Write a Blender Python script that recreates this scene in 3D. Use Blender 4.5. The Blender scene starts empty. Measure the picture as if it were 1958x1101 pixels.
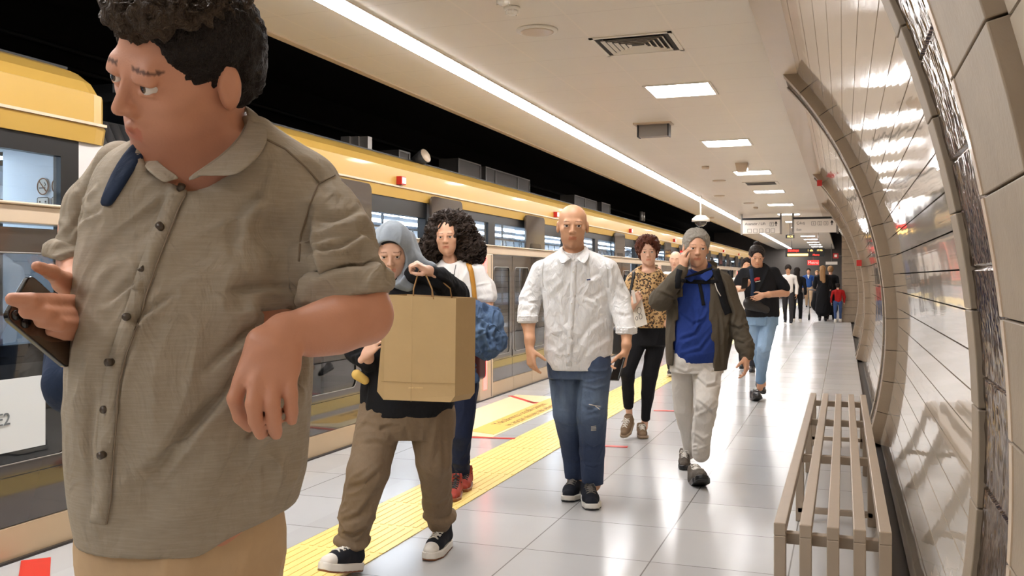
import bpy, math, random
import numpy as np
from mathutils import Vector, Matrix
C = bpy.context.scene
PI = math.pi
F_PX, UC, VH, H, PSI = 1780.0, 979.0, 530.0, 1.38, math.radians(19.6)
CP, SP = math.cos(PSI), math.sin(PSI)
# ---- camera -------------------------------------------------------------
cam = bpy.data.objects.new('camera', bpy.data.cameras.new('camera'))
C.collection.objects.link(cam); C.camera = cam
cam.location = (0, 0, H); cam.rotation_euler = (PI/2, 0, PSI)
cam.data.sensor_width = 36; cam.data.lens = F_PX/1958*36
cam.data.shift_y = -20.5/1958
cam.data.clip_start = 0.05; cam.data.clip_end = 300
# ---- world, exposure ----------------------------------------------------
w = bpy.data.worlds.new('world'); C.world = w; w.use_nodes = True
w.node_tree.nodes['Background'].inputs[0].default_value = (.80, .82, 1, 1)
w.node_tree.nodes['Background'].inputs[1].default_value = .012
C.view_settings.view_transform = 'Standard'; C.view_settings.look = 'None'
C.view_settings.gamma = 1; C.view_settings.use_curve_mapping = False
C.view_settings.exposure = EXPO if 'EXPO' in globals() else 0.0
try:
    C.cycles.use_denoising = True; C.cycles.max_bounces = 7; C.cycles.transparent_max_bounces = 16
    C.cycles.glossy_bounces = 4; C.cycles.diffuse_bounces = 4; C.cycles.caustics_reflective = False; C.cycles.caustics_refractive = False
    C.cycles.sample_clamp_indirect = 6
except Exception: pass
LAMP_E, STRIP_E, TRAIN_E, LED_E = 34.0, 46.0, 16.0, 5.0

# ---- helpers ------------------------------------------------------------
def W(xc, d, z): return Vector((xc*CP - d*SP, xc*SP + d*CP, z))
def P(u, v, d): return W((u-UC)/F_PX*d, d, H + (VH-v)/F_PX*d)      # a point seen at (u, v), d metres deep
def G(u, v, z=0):                                                  # the point of the level z seen at (u, v)
    return P(u, v, F_PX*(H-z)/(v-VH))
def D(a, b, c): return W(a, b, c).normalized()                      # direction: right, away, up
def lin(c):
    return tuple(((x/255)/12.92 if x/255 <= .04045 else ((x/255+.055)/1.055)**2.4) for x in c[:3]) + (1,)
def link(o): C.collection.objects.link(o); return o
def wl(o):
    p = Vector((0, 0, 0))
    while o is not None: p = p + Vector(o.location); o = o.parent
    return p
ORD = 'first second third fourth fifth sixth seventh eighth ninth tenth eleventh twelfth thirteenth fourteenth fifteenth sixteenth seventeenth eighteenth nineteenth twentieth'.split()
ORD += ['twenty-'+o for o in ORD[:9]]+['thirtieth']+['thirty-'+o for o in ORD[:9]]+['fortieth']
def tag(o, label=None, cat=None, group=None, kind=None):
    if label: o['label'] = label
    if cat: o['category'] = cat
    if group: o['group'] = group
    if kind: o['kind'] = kind
    return o
def thing(name, label, cat, loc=(0, 0, 0), group=None):
    o = link(bpy.data.objects.new(name, None)); o.location = loc; o.empty_display_size = .1
    return tag(o, label, cat, group)
def make_obj(name, me, m, parent=None, smooth=False):
    o = link(bpy.data.objects.new(name, me))
    if m is not None:
        for q in (m if isinstance(m, (list, tuple)) else [m]): me.materials.append(q)
    if parent is not None: o.parent = parent
    if smooth: me.polygons.foreach_set('use_smooth', [True]*len(me.polygons))
    return o
class MB:
    def __init__(s): s.v = []; s.f = []; s.mi = []; s.sm = []
    def add(s, vs, fs, mi=0, sm=False):
        n = len(s.v); s.v += [tuple(p) for p in vs]
        s.f += [tuple(i+n for i in f) for f in fs]; s.mi += [mi]*len(fs); s.sm += [sm]*len(fs); return s
    def box(s, a, b, mi=0, bev=0):
        x0, y0, z0 = [min(p, q) for p, q in zip(a, b)]; x1, y1, z1 = [max(p, q) for p, q in zip(a, b)]
        vs = [(x0,y0,z0),(x1,y0,z0),(x1,y1,z0),(x0,y1,z0),(x0,y0,z1),(x1,y0,z1),(x1,y1,z1),(x0,y1,z1)]
        return s.add(vs, [(0,3,2,1),(4,5,6,7),(0,1,5,4),(1,2,6,5),(2,3,7,6),(3,0,4,7)], mi)
    def obox(s, c, ax, ay, az, mi=0):
        c, ax, ay, az = map(Vector, (c, ax, ay, az)); vs = []
        for k in (-1, 1):
            for i, j in ((-1,-1),(1,-1),(1,1),(-1,1)): vs.append(c+ax*i+ay*j+az*k)
        return s.add(vs, [(0,3,2,1),(4,5,6,7),(0,1,5,4),(1,2,6,5),(2,3,7,6),(3,0,4,7)], mi)
    def tube(s, pts, r, n=10, mi=0, cap=True):
        pts = [Vector(p) for p in pts]; rs = r if isinstance(r, (list, tuple)) else [r]*len(pts)
        vs = []; prev = None
        for i, p in enumerate(pts):
            t = (pts[min(i+1, len(pts)-1)]-pts[max(i-1, 0)]).normalized()
            if prev is None: u = t.orthogonal().normalized()
            else: u = (prev-t*prev.dot(t)).normalized()
            prev = u; b = t.cross(u)
            for k in range(n):
                a = 2*PI*k/n; vs.append(p+(u*math.cos(a)+b*math.sin(a))*rs[i])
        fs = [(i*n+k, i*n+(k+1) % n, (i+1)*n+(k+1) % n, (i+1)*n+k) for i in range(len(pts)-1) for k in range(n)]
        if cap: fs += [tuple(range(n-1, -1, -1)), tuple((len(pts)-1)*n+k for k in range(n))]
        return s.add(vs, fs, mi, True)
    def prism(s, pl, axis, a, b, mi=0):       # polygon in the two other axes, extruded along axis
        def pt(p, t):
            return (t, p[0], p[1]) if axis == 'x' else (p[0], t, p[1]) if axis == 'y' else (p[0], p[1], t)
        n = len(pl); vs = [pt(p, a) for p in pl]+[pt(p, b) for p in pl]
        fs = [(i, (i+1) % n, n+(i+1) % n, n+i) for i in range(n)]+[tuple(range(n-1, -1, -1)), tuple(range(n, 2*n))]
        return s.add(vs, fs, mi)
    def build(s, name, m, parent=None, bevel=0):
        o0 = wl(parent)
        me = bpy.data.meshes.new(name); me.from_pydata([tuple(Vector(p)-o0) for p in s.v], [], s.f)
        me.polygons.foreach_set('material_index', s.mi); me.polygons.foreach_set('use_smooth', s.sm); me.update()
        o = make_obj(name, me, m, parent)
        import bmesh
        bm = bmesh.new(); bm.from_mesh(me); bmesh.ops.recalc_face_normals(bm, faces=bm.faces); bm.to_mesh(me); bm.free()
        if bevel:
            b = o.modifiers.new('bevel', 'BEVEL'); b.width = bevel; b.segments = 2; b.limit_method = 'ANGLE'
        return o
def rrect(a0, b0, a1, b1, r, n=5):
    out = []
    for cx, cy, st in ((a1-r, b0+r, -PI/2), (a1-r, b1-r, 0), (a0+r, b1-r, PI/2), (a0+r, b0+r, PI)):
        for k in range(n+1): a = st+PI/2*k/n; out.append((cx+r*math.cos(a), cy+r*math.sin(a)))
    return out
def text(body, size, o, xd, yd, m, parent, name='lettering', th=.002, align='CENTER'):
    cu = bpy.data.curves.new(name, 'FONT'); cu.body = body; cu.size = size; cu.align_x = align; cu.extrude = th/size/2*size
    t = link(bpy.data.objects.new(name, cu)); bpy.context.view_layer.update()
    me = bpy.data.meshes.new_from_object(t.evaluated_get(bpy.context.evaluated_depsgraph_get()))
    bpy.data.objects.remove(t); xd = Vector(xd).normalized(); yd = Vector(yd).normalized(); zd = xd.cross(yd); o0 = wl(parent)
    for v in me.vertices: v.co = Vector(o)+xd*v.co.x+yd*v.co.y+zd*v.co.z-o0
    me.materials.clear()
    return make_obj(name, me, m, parent)

# ---- materials ----------------------------------------------------------
class NT:
    def __init__(s, name):
        s.m = bpy.data.materials.new(name); s.m.use_nodes = True; s.t = s.m.node_tree; s.n = s.t.nodes; s.l = s.t.links
        s.b = s.n['Principled BSDF']; s.out = s.n['Material Output']
    def new(s, typ, **kw):
        n = s.n.new(typ)
        for k, v in kw.items(): setattr(n, k, v)
        return n
    def set(s, sock, v):
        if isinstance(v, bpy.types.NodeSocket): s.l.new(v, sock)
        elif v is not None: sock.default_value = v
    def math(s, op, a, b=None, c=None):
        n = s.new('ShaderNodeMath', operation=op)
        for i, v in enumerate((a, b, c)): s.set(n.inputs[i], v)
        return n.outputs[0]
    def pos(s):
        g = s.new('ShaderNodeNewGeometry'); x = s.new('ShaderNodeSeparateXYZ'); s.l.new(g.outputs['Position'], x.inputs[0]); return g.outputs['Position'], x.outputs
    def mapv(s, v, sc=(1, 1, 1), rot=(0, 0, 0)):
        n = s.new('ShaderNodeMapping'); s.l.new(v, n.inputs[0]); n.inputs['Scale'].default_value = sc; n.inputs['Rotation'].default_value = rot; return n.outputs[0]
    def noise(s, v, scale, detail=3, rough=.55, dist=0):
        n = s.new('ShaderNodeTexNoise'); s.l.new(v, n.inputs['Vector']); n.inputs['Scale'].default_value = scale
        n.inputs['Detail'].default_value = detail; n.inputs['Roughness'].default_value = rough; n.inputs['Distortion'].default_value = dist
        return n.outputs['Fac']
    def mix(s, f, a, b, typ='MIX'):
        n = s.new('ShaderNodeMix', data_type='RGBA', blend_type=typ); s.set(n.inputs[0], f); s.set(n.inputs[6], a); s.set(n.inputs[7], b); return n.outputs[2]
    def ramp(s, f, stops):
        n = s.new('ShaderNodeValToRGB'); s.l.new(f, n.inputs[0]); e = n.color_ramp.elements
        while len(e) < len(stops): e.new(.5)
        for q, (p, c) in zip(e, stops): q.position = p; q.color = c if len(c) == 4 else lin(c)
        return n.outputs[0]
    def bump(s, h, strength, dist=.01):
        n = s.new('ShaderNodeBump'); s.l.new(h, n.inputs['Height']); n.inputs['Strength'].default_value = strength; n.inputs['Distance'].default_value = dist
        s.l.new(n.outputs[0], s.b.inputs['Normal']); return n
def bs(m): return m.node_tree.nodes['Principled BSDF']
def mat(name, col, rough=.5, metal=0, spec=.5, coat=0, emit=None, es=0, var=0, vs=8, bump=None):
    t = NT(name); b = t.b; c = lin(col)
    b.inputs['Roughness'].default_value = rough; b.inputs['Metallic'].default_value = metal
    b.inputs['Specular IOR Level'].default_value = spec; b.inputs['Coat Weight'].default_value = coat; b.inputs['Coat Roughness'].default_value = .05
    if emit: b.inputs['Emission Color'].default_value = lin(emit); b.inputs['Emission Strength'].default_value = es
    p, _ = t.pos()
    if var:
        f = t.noise(p, vs, 4)
        t.set(b.inputs['Base Color'], t.mix(f, tuple(x*(1-var) for x in c[:3])+(1,), tuple(min(1, x*(1+var)) for x in c[:3])+(1,)))
    else: b.inputs['Base Color'].default_value = c
    if bump: t.bump(t.noise(p, bump[0], 4), bump[1], bump[2] if len(bump) > 2 else .01)
    return t.m
def fabric(name, col, var=.12, fine=900, rough=.85, slub=None, crease=.25, cs=22, sheen=.0, col2=None):
    """cloth: weave, small creases, optional slub (fine broken thread lines)"""
    t = NT(name); b = t.b; c = lin(col); p, xyz = t.pos()
    f = t.noise(p, 60, 4)
    lo = tuple(x*(1-var) for x in c[:3])+(1,); hi = tuple(min(1, x*(1+var)) for x in c[:3])+(1,)
    colr = t.mix(f, lo, hi)
    if slub:
        s1 = t.noise(t.mapv(p, (25, 25, 420)), 1, 3, .6); s1 = t.ramp(s1, [(.42, (0, 0, 0, 1)), (.66, (1, 1, 1, 1))])
        colr = t.mix(t.math('MULTIPLY', s1, slub), colr, lin(col2 or (225, 215, 200)))
    t.set(b.inputs['Base Color'], colr); b.inputs['Roughness'].default_value = rough; b.inputs['Specular IOR Level'].default_value = .25
    if sheen: b.inputs['Sheen Weight'].default_value = sheen
    h = t.math('ADD', t.math('MULTIPLY', t.noise(t.mapv(p, (1, 1, .55)), cs, 3, .5, 1.2), 1.0), t.math('MULTIPLY', t.noise(p, fine, 2), .03))
    t.bump(h, crease, .02)
    return t.m
def glass(name, tint=(1, 1, 1), refl=.0, rough=.0, ior=1.5):
    t = NT(name); t.n.remove(t.b)
    tr = t.new('ShaderNodeBsdfTransparent'); tr.inputs[0].default_value = (*tint, 1)
    gl = t.new('ShaderNodeBsdfGlossy'); gl.inputs['Roughness'].default_value = rough
    fr = t.new('ShaderNodeLayerWeight'); fr.inputs[0].default_value = .5
    mx = t.new('ShaderNodeMixShader'); f = t.math('ADD', t.math('MULTIPLY', t.math('POWER', fr.outputs['Facing'], 5.0), .9), .04+refl)
    t.l.new(f, mx.inputs[0]); t.l.new(tr.outputs[0], mx.inputs[1]); t.l.new(gl.outputs[0], mx.inputs[2]); t.l.new(mx.outputs[0], t.out.inputs[0])
    return t.m
def skin(name, col, lip=(150, 78, 66), rough=.5):
    t = NT(name); b = t.b; p, _ = t.pos(); c = lin(col)
    at = t.new('ShaderNodeAttribute', attribute_name='Col')
    f = t.noise(p, 28, 5)
    base = t.mix(f, tuple(x*y for x, y in zip(c[:3], (.90, .86, .84)))+(1,), tuple(min(1, x*y) for x, y in zip(c[:3], (1.06, 1.06, 1.06)))+(1,))
    t.set(b.inputs['Base Color'], t.mix(1.0, base, at.outputs['Color'], 'MULTIPLY'))
    b.inputs['Roughness'].default_value = rough; b.inputs['Subsurface Weight'].default_value = .0
    b.inputs['Specular IOR Level'].default_value = .4
    t.bump(t.noise(p, 300, 3), .15, .002)
    return t.m
# ======================= the station ====================================
DOORS = [8.27+5.25*k for k in range(0, 9)]
Y_END = 52.0
def floor_material():
    t = NT('platform tiles'); p, xyz = t.pos(); x, y = xyz[0], xyz[1]
    def grid(c, c0, per, wd=.0035):
        f = t.math('FRACT', t.math('DIVIDE', t.math('SUBTRACT', c, c0-per*40), per))
        d = t.math('MULTIPLY', t.math('MINIMUM', f, t.math('SUBTRACT', 1.0, f)), per)
        return t.math('LESS_THAN', d, wd)
    right = t.math('GREATER_THAN', x, -2.5)
    gx = t.math('ADD', t.math('MULTIPLY', grid(x, -.885, .645), right), t.math('MULTIPLY', grid(x, -2.66, .64), t.math('SUBTRACT', 1.0, right)))
    g = t.math('MINIMUM', t.math('ADD', gx, grid(y, 5.115, .635)), 1.0)
    n1 = t.noise(p, 1.3, 4); n2 = t.noise(p, 40, 3)
    br = t.new('ShaderNodeTexWhiteNoise', noise_dimensions='2D')
    cb = t.new('ShaderNodeCombineXYZ'); t.l.new(t.math('FLOOR', t.math('DIVIDE', t.math('ADD', x, .885), .645)), cb.inputs[0]); t.l.new(t.math('FLOOR', t.math('DIVIDE', t.math('SUBTRACT', y, 5.115), .635)), cb.inputs[1]); t.l.new(cb.outputs[0], br.inputs[0])
    f = t.math('ADD', t.math('MULTIPLY', n1, .5), t.math('MULTIPLY', br.outputs[0], .4))
    base = t.mix(f, lin((168, 166, 164)), lin((196, 195, 194)))
    t.set(t.b.inputs['Base Color'], t.mix(t.math('MULTIPLY', g, .75), base, lin((84, 78, 72))))
    t.b.inputs['Roughness'].default_value = .2
    t.b.inputs['Specular IOR Level'].default_value = .24
    t.bump(t.math('SUBTRACT', t.math('MULTIPLY', t.noise(p, 3, 1), .2), g), .08, .004)
    return t.m
def ceiling_material():
    t = NT('ceiling panels'); p, xyz = t.pos(); x, y = xyz[0], xyz[1]
    def grid(c, c0, per, wd):
        f = t.math('FRACT', t.math('DIVIDE', t.math('SUBTRACT', c, c0-per*40), per))
        d = t.math('MULTIPLY', t.math('MINIMUM', f, t.math('SUBTRACT', 1.0, f)), per)
        return t.math('LESS_THAN', d, wd)
    g1 = grid(x, -1.165, .62, .008); g2 = grid(y, 6.1, .62, .003)
    base = t.mix(t.noise(p, 1.2, 3), lin((214, 204, 190)), lin((222, 213, 200)))
    c1 = t.mix(t.math('MULTIPLY', g2, .35), base, lin((150, 132, 112)))
    t.set(t.b.inputs['Base Color'], t.mix(t.math('MULTIPLY', g1, .5), c1, lin((228, 216, 200))))
    t.b.inputs['Roughness'].default_value = .38; t.b.inputs['Specular IOR Level'].default_value = .5
    t.bump(t.math('ADD', t.math('MULTIPLY', g2, -1.0), t.math('MULTIPLY', t.noise(p, 1.5, 2), .6)), .15, .004)
    return t.m
def enamel_material():
    t = NT('wall enamel panels'); p, xyz = t.pos()
    t.set(t.b.inputs['Base Color'], t.mix(t.noise(p, 2.5, 3), lin((206, 192, 174)), lin((216, 203, 186))))
    t.b.inputs['Roughness'].default_value = .07; t.b.inputs['Specular IOR Level'].default_value = .9
    t.b.inputs['Coat Weight'].default_value = .6; t.b.inputs['Coat Roughness'].default_value = .03; t.b.inputs['Coat IOR'].default_value = 1.55
    h = t.noise(t.mapv(p, (1, .8, 1.6)), 2.2, 1, .3)
    b = t.bump(h, .055, .05); t.l.new(b.outputs[0], t.b.inputs['Coat Normal'])
    return t.m
M = {}
M['floor'] = floor_material(); M['ceil'] = ceiling_material(); M['enamel'] = enamel_material()
M['stone'] = mat('rib stone', (142, 126, 107), .55, var=.22, vs=6, bump=(60, .25, .004))
M['hammer'] = mat('hammered metal', (88, 74, 62), .16, metal=.85)
def hammer():
    t = NT('hammered metal'); p, _ = t.pos(); t.b.inputs['Metallic'].default_value = .8
    t.b.inputs['Base Color'].default_value = lin((104, 88, 74)); t.b.inputs['Roughness'].default_value = .14
    h = t.noise(t.mapv(p, (75, 75, 22)), 1.0, 3, .6, .8); t.bump(h, 1.0, .16); return t.m
M['hammer'] = hammer()
M['joint'] = mat('dark joint', (34, 28, 24), .8)
M['gutter'] = mat('gutter', (44, 38, 34), .5, var=.3, vs=20)
M['black'] = mat('tunnel dark', (9, 9, 11), .9)
M['blackmetal'] = mat('tunnel steel', (26, 26, 28), .6)
M['yellowpave'] = mat('tactile yellow', (240, 212, 128), .35, var=.08, vs=9)
M['yellow'] = mat('train yellow', (178, 142, 68), .33, var=.05, vs=2, coat=.3)
M['cream'] = mat('cream metal', (196, 176, 152), .35, var=.04, vs=4, coat=.2)
M['kick'] = mat('kick plate', (190, 166, 134), .33, metal=.25, var=.05, vs=4)
M['frit'] = mat('dark glass border', (62, 54, 48), .06, spec=.8, coat=.6)
M['doorglass'] = mat('dark door leaf', (66, 58, 52), .08, spec=.7, coat=.5)
M['glass'] = glass('clear glass', (.86, .9, .92), .05)
M['smoke'] = glass('smoked glass', (.52, .53, .54), .07)
M['trainwhite'] = mat('train white body', (200, 196, 192), .3, var=.04, vs=3, coat=.3)
M['interior'] = mat('train interior white', (226, 232, 238), .4)
M['seat'] = mat('train seat', (60, 80, 120), .5)
M['dark'] = mat('black trim', (18, 17, 17), .35)
M['grey'] = mat('grey metal', (128, 122, 116), .4, metal=.5)
M['steel'] = mat('handrail steel', (190, 190, 190), .25, metal=.9)
M['benchmetal'] = mat('bench painted steel', (166, 150, 132), .42, metal=.35, var=.06, vs=12)
M['lamp'] = mat('lit diffuser', (255, 250, 240), .5, emit=(252, 251, 252), es=LAMP_E)
M['strip'] = mat('lit strip diffuser', (255, 250, 240), .5, emit=(252, 251, 252), es=STRIP_E)
M['tlight'] = mat('train lamp', (255, 255, 255), .5, emit=(225, 240, 255), es=TRAIN_E)
M['led'] = mat('red led strip', (255, 90, 90), .5, emit=(255, 84, 76), es=LED_E)
M['ledtext'] = mat('red led text', (255, 60, 50), .5, emit=(255, 50, 40), es=4)
M['ledamber'] = mat('amber led text', (255, 200, 120), .5, emit=(255, 206, 120), es=3)
M['redtape'] = mat('red floor tape', (205, 48, 36), .4)
M['redpaint'] = mat('red paint', (176, 30, 24), .4)
M['white'] = mat('white plastic', (222, 214, 202), .4)
M['signwhite'] = mat('sign face', (206, 198, 188), .4, emit=(255, 240, 225), es=.12)
M['ink'] = mat('sign ink', (40, 36, 34), .6)
M['endwall'] = mat('end wall grey', (96, 88, 82), .6, var=.1, vs=2)
M['bellows'] = mat('rubber bellows', (44, 42, 42), .7)
M['poster'] = mat('white sticker', (205, 208, 208), .4)
M['stickyellow'] = mat('floor sticker yellow', (236, 190, 92), .4)
M['stickcream'] = mat('floor sticker cream', (240, 222, 176), .3)
M['brown'] = mat('sticker ink', (120, 88, 40), .5)
S = lambda o: tag(o, kind='structure')
# floor and gutter
S(MB().box((-3.98, -4, -.2), (.21, Y_END+12, 0)).build('floor', M['floor']))
S(MB().box((.21, -4, -.2), (.42, 30.5, -.045)).build('trim_gutter', M['gutter']))
S(MB().box((-9, -14, -1.6), (-3.98, 70, -1.2)).build('floor_track', M['black']))
# tactile strip: slab with ridge bars
m = MB(); m.box((-2.655, -2, -.01), (-2.165, Y_END, .003))
for k in range(-4, 100):
    y0 = 5.115+.49*k
    if y0 < -1.5 or y0 > Y_END-1: continue
    for j in range(10):
        x = -2.635+.05*j
        m.box((x, y0+.02, .003), (x+.022, y0+.47, .0055))
S(m.build('floor_tactile_strip', M['yellowpave']))
# ceiling
ZC = 3.17
S(MB().box((-3.93, -4, ZC), (-.53, Y_END+12, ZC+.1)).build('ceiling', M['ceil']))
S(MB().box((-3.99, -4, ZC-.012), (-3.925, Y_END+12, ZC+.14)).box((-.57, -4, ZC-.03), (-.34, 30.5, ZC+.02)).build('trim_ceiling_edge', M['cream']))
# curved wall on the right: long enamel strips between stone ribs
CX, CZ = -2.965, .95
def arcpt(r, a): return (CX+r*math.cos(a), CZ+r*math.sin(a))
def ang(z, r): return math.asin((z-CZ)/r)
def arc_shell(m, r0, r1, a0, a1, y0, y1, n=2):
    ps = []
    for k in range(n+1): ps.append(arcpt(r0, a0+(a1-a0)*k/n))
    for k in range(n, -1, -1): ps.append(arcpt(r1, a0+(a1-a0)*k/n))
    m.prism(ps, 'y', y0, y1)
RIBS = [(1.72, 2.22, 2.72, 2.86), (8.40, 8.58, 8.98, 9.10), (16.7, 16.95, 17.4, 17.6), (23.4, 23.65, 24.1, 24.3)]
bays = [(-4, 1.72), (2.86, 8.40), (9.10, 16.7), (17.6, 23.4), (24.3, 30.5)]
m = MB(); RW = 3.39; A0, A1 = ang(0, RW), ang(ZC+.02, RW); NS = 24
for y0, y1 in bays:
    for k in range(NS):
        a, b = A0+(A1-A0)*k/NS, A0+(A1-A0)*(k+1)/NS
        arc_shell(m, RW if y0 > 0 else 3.335, RW+.03 if y0 > 0 else 3.365, a+.0009, b-.0009, y0, y1, 3)
S(m.build('wall_right', M['enamel']))
m = MB(); arc_shell(m, 3.44, 3.50, A0-.03, A1, -4, 30.5, 40); S(m.build('wall_right_backing', M['joint']))
m = MB(); mh = MB()
for i, (a, b, c, d) in enumerate(RIBS):
    B0, B1 = ang(-.0, 3.30), ang(ZC, 3.30); nseg = 13
    for (y0, y1, rin, off) in ((a, b, 3.30, 0), (c, d, 3.30, .4)):
        for k in range(nseg):
            arc_shell(m, rin, 3.46, B0+(B1-B0)*k/nseg+.0007, B0+(B1-B0)*(k+1)/nseg-.0007, y0, y1, 4)
    for k in (range(12) if i else ()):
        arc_shell(mh, 3.308, 3.40, B0+(B1-B0)*k/12+.001, B0+(B1-B0)*(k+1)/12-.001, b, c, 4)
S(m.build('trim_stone_ribs', M['stone'], bevel=.003))
m = MB(); [arc_shell(m, 3.297, 3.33, B0+(B1-B0)*k/13+.0012, B0+(B1-B0)*(k+1)/13-.0012, 2.185, 2.222, 4) for k in range(13)]; S(m.build('trim_rib_edge', M['cream'])); S(mh.build('trim_hammered_bands', M['hammer']))
# small red marks on the ribs
for (y, z) in ((16.65, 2.98), (16.65, 1.62)):
    x = arcpt(3.30, ang(z, 3.30))[0]
    m = MB().box((x-.06, y-.01, z-.05), (x+.02, y+.04, z+.05)); o = m.build('alarm_plate', M['redpaint'])
    tag(o, 'small red plate high on the third stone rib' if z > 2 else 'small red plate at chest height on the third stone rib', 'plate')
# passage beyond: straight tiled wall, end wall
m = MB()
for k in range(14):
    m.box((-.05, 30.5, k*.225), (.8, Y_END+10, k*.225+.218))
S(m.build('wall_passage', M['stone'], bevel=.006))
S(MB().box((.0, 30.52, 0), (.79, Y_END+9, ZC)).build('wall_passage_backing', M['joint']))
m = MB().box((-8, Y_END+10, -1.5), (2, Y_END+10.3, 5)); S(m.build('wall_end', M['endwall']))
S(MB().box((-8, -14, 4.3), (-3.8, 70, 4.5)).box((-4.0, -14, ZC+.1), (-3.9, 70, 4.4)).build('ceiling_tunnel', M['black']))
S(MB().box((-8.2, -14, -1.6), (-8, 70, 4.5)).build('wall_tunnel', M['black']))
S(MB().box((-8.2, -4.2, -1.6), (1.2, -4, 4.5)).build('wall_behind', M['endwall']))
# wall edge seen past the bays
# ---- strip light --------------------------------------------------------
k = 0; y = 6.35-1.5*6
while y < Y_END+9:
    nm = thing('strip_light', ('glowing light strip segment over the platform edge, %s past the top of the picture' % ORD[int((y-4.8)/1.5)]) if y > 4.7 else 'light strip segment out of the picture, %s before the topmost visible one' % ORD[int((4.8-y)/1.5)], 'ceiling light', (-3.11, y+.75, ZC-.01), 'light strip segments')
    MB().box((-3.205, y+.006, ZC-.012), (-3.015, y+1.494, ZC+.002)).build('frame', M['white'], nm)
    MB().box((-3.19, y+.015, ZC-.018), (-3.03, y+1.485, ZC-.012)).build('diffuser', M['strip'], nm)
    y += 1.5
k = 0
for k in range(-3, 14):
    y = 8.62+3.72*k
    if y < -3.6 or y > Y_END+8: continue
    nm = thing('ceiling_light', ('rectangular recessed ceiling light, %s beyond the square louvred vent' % ORD[k]) if k >= 0 else 'rectangular ceiling light before the louvred vent, %s one back' % ORD[-k-1], 'ceiling light', (-1.46, y+.3, ZC), 'rectangular ceiling lights in a row')
    m = MB()
    for a, b in (((-1.775, y-.01, ZC-.01), (-1.75, y+.61, ZC)), ((-1.17, y-.01, ZC-.01), (-1.145, y+.61, ZC)), ((-1.75, y-.01, ZC-.01), (-1.17, y+.01, ZC)), ((-1.75, y+.59, ZC-.01), (-1.17, y+.61, ZC))): m.box(a, b)
    m.build('frame', M['white'], nm)
    MB().prism(rrect(-1.75, y+.012, -1.17, y+.588, .05), 'z', ZC-.006, ZC-.002).build('diffuser', M['lamp'], nm)
# ---- ceiling fittings ---------------------------------------------------
t = thing('air_vent', 'square louvred air vent in the ceiling before the first lamp', 'vent', (-1.49, 7.05, ZC))
m = MB(); x0, x1, y0, y1 = -1.80, -1.18, 6.76, 7.36
m.box((x0, y0, ZC-.008), (x1, y0+.03, ZC)).box((x0, y1-.03, ZC-.008), (x1, y1, ZC)).box((x0, y0, ZC-.008), (x0+.03, y1, ZC)).box((x1-.03, y0, ZC-.008), (x1, y1, ZC))
m.build('frame', M['white'], t)
MB().box((x0+.03, y0+.03, ZC-.002), (x1-.03, y1-.03, ZC-.0005)).build('backing', M['joint'], t)
m = MB()
for k in range(1, 6):
    q = .03+.042*k; a0, a1, b0, b1 = x0+q, x1-q, y0+q, y1-q; wd = .022
    for (p0, p1, in_) in (((a0, b0), (a1, b0), (0, 1)), ((a1, b0), (a1, b1), (-1, 0)), ((a1, b1), (a0, b1), (0, -1)), ((a0, b1), (a0, b0), (1, 0))):
        n_ = Vector((in_[0], in_[1], 0))*wd; A = Vector((*p0, ZC-.016)); B = Vector((*p1, ZC-.016))
        m.add([A, B, B+n_+Vector((0, 0, .014)), A+n_+Vector((0, 0, .014)), A+Vector((0, 0, .002)), B+Vector((0, 0, .002)), B+n_+Vector((0, 0, .0155)), A+n_+Vector((0, 0, .0155))], [(0,1,2,3),(7,6,5,4),(0,4,5,1),(2,6,7,3)])
m.build('slats', M['white'], t)
def disc(cx, cy, z, r, h, n=28, taper=.85):
    m = MB(); m.tube([(cx, cy, z), (cx, cy, z-h*.6), (cx, cy, z-h)], [r, r, r*taper], n); return m
def ceilpt(u, v): return G(u, v, ZC)
c = ceilpt(1027, 57)
t = thing('ceiling_speaker', 'round white flush speaker in the ceiling panels', 'speaker', (c.x, c.y, ZC))
disc(c.x, c.y, ZC, .15, .018).build('rim', M['white'], t); disc(c.x, c.y, ZC-.018, .12, .004).build('grille', M['cream'], t)
for (u, v, lb) in ((979, 22, 'white smoke detector nearest the round ceiling speaker'), (962, 2, 'white smoke detector at the top edge of the picture')):
    c = ceilpt(u, v-8); t = thing('smoke_detector', lb, 'smoke detector', (c.x, c.y, ZC))
    disc(c.x, c.y, ZC, .055, .022).build('base', M['white'], t)
    m = disc(c.x, c.y, ZC-.022, .038, .03, taper=.6)
    for k in range(6):
        a = k*PI/3; m.box((c.x+.04*math.cos(a)-.004, c.y+.04*math.sin(a)-.004, ZC-.05), (c.x+.04*math.cos(a)+.004, c.y+.04*math.sin(a)+.004, ZC-.02))
    m.build('sensor', M['white'], t)
c = ceilpt(1249, 236)
t = thing('projector_box', 'grey box hung below the ceiling between the first two lamps', 'box', (c.x, c.y, ZC))
MB().box((c.x-.22, c.y-.1, ZC-.015), (c.x+.22, c.y+.12, ZC)).build('mounting_plate', M['cream'], t)
MB().box((c.x-.17, c.y-.02, ZC-.15), (c.x+.17, c.y+.12, ZC-.015)).build('housing', M['grey'], t, .004)
MB().box((c.x-.185, c.y-.03, ZC-.155), (c.x-.17, c.y+.12, ZC-.012)).box((c.x+.17, c.y-.03, ZC-.155), (c.x+.185, c.y+.12, ZC-.012)).build('side_bracket', M['dark'], t)
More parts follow.
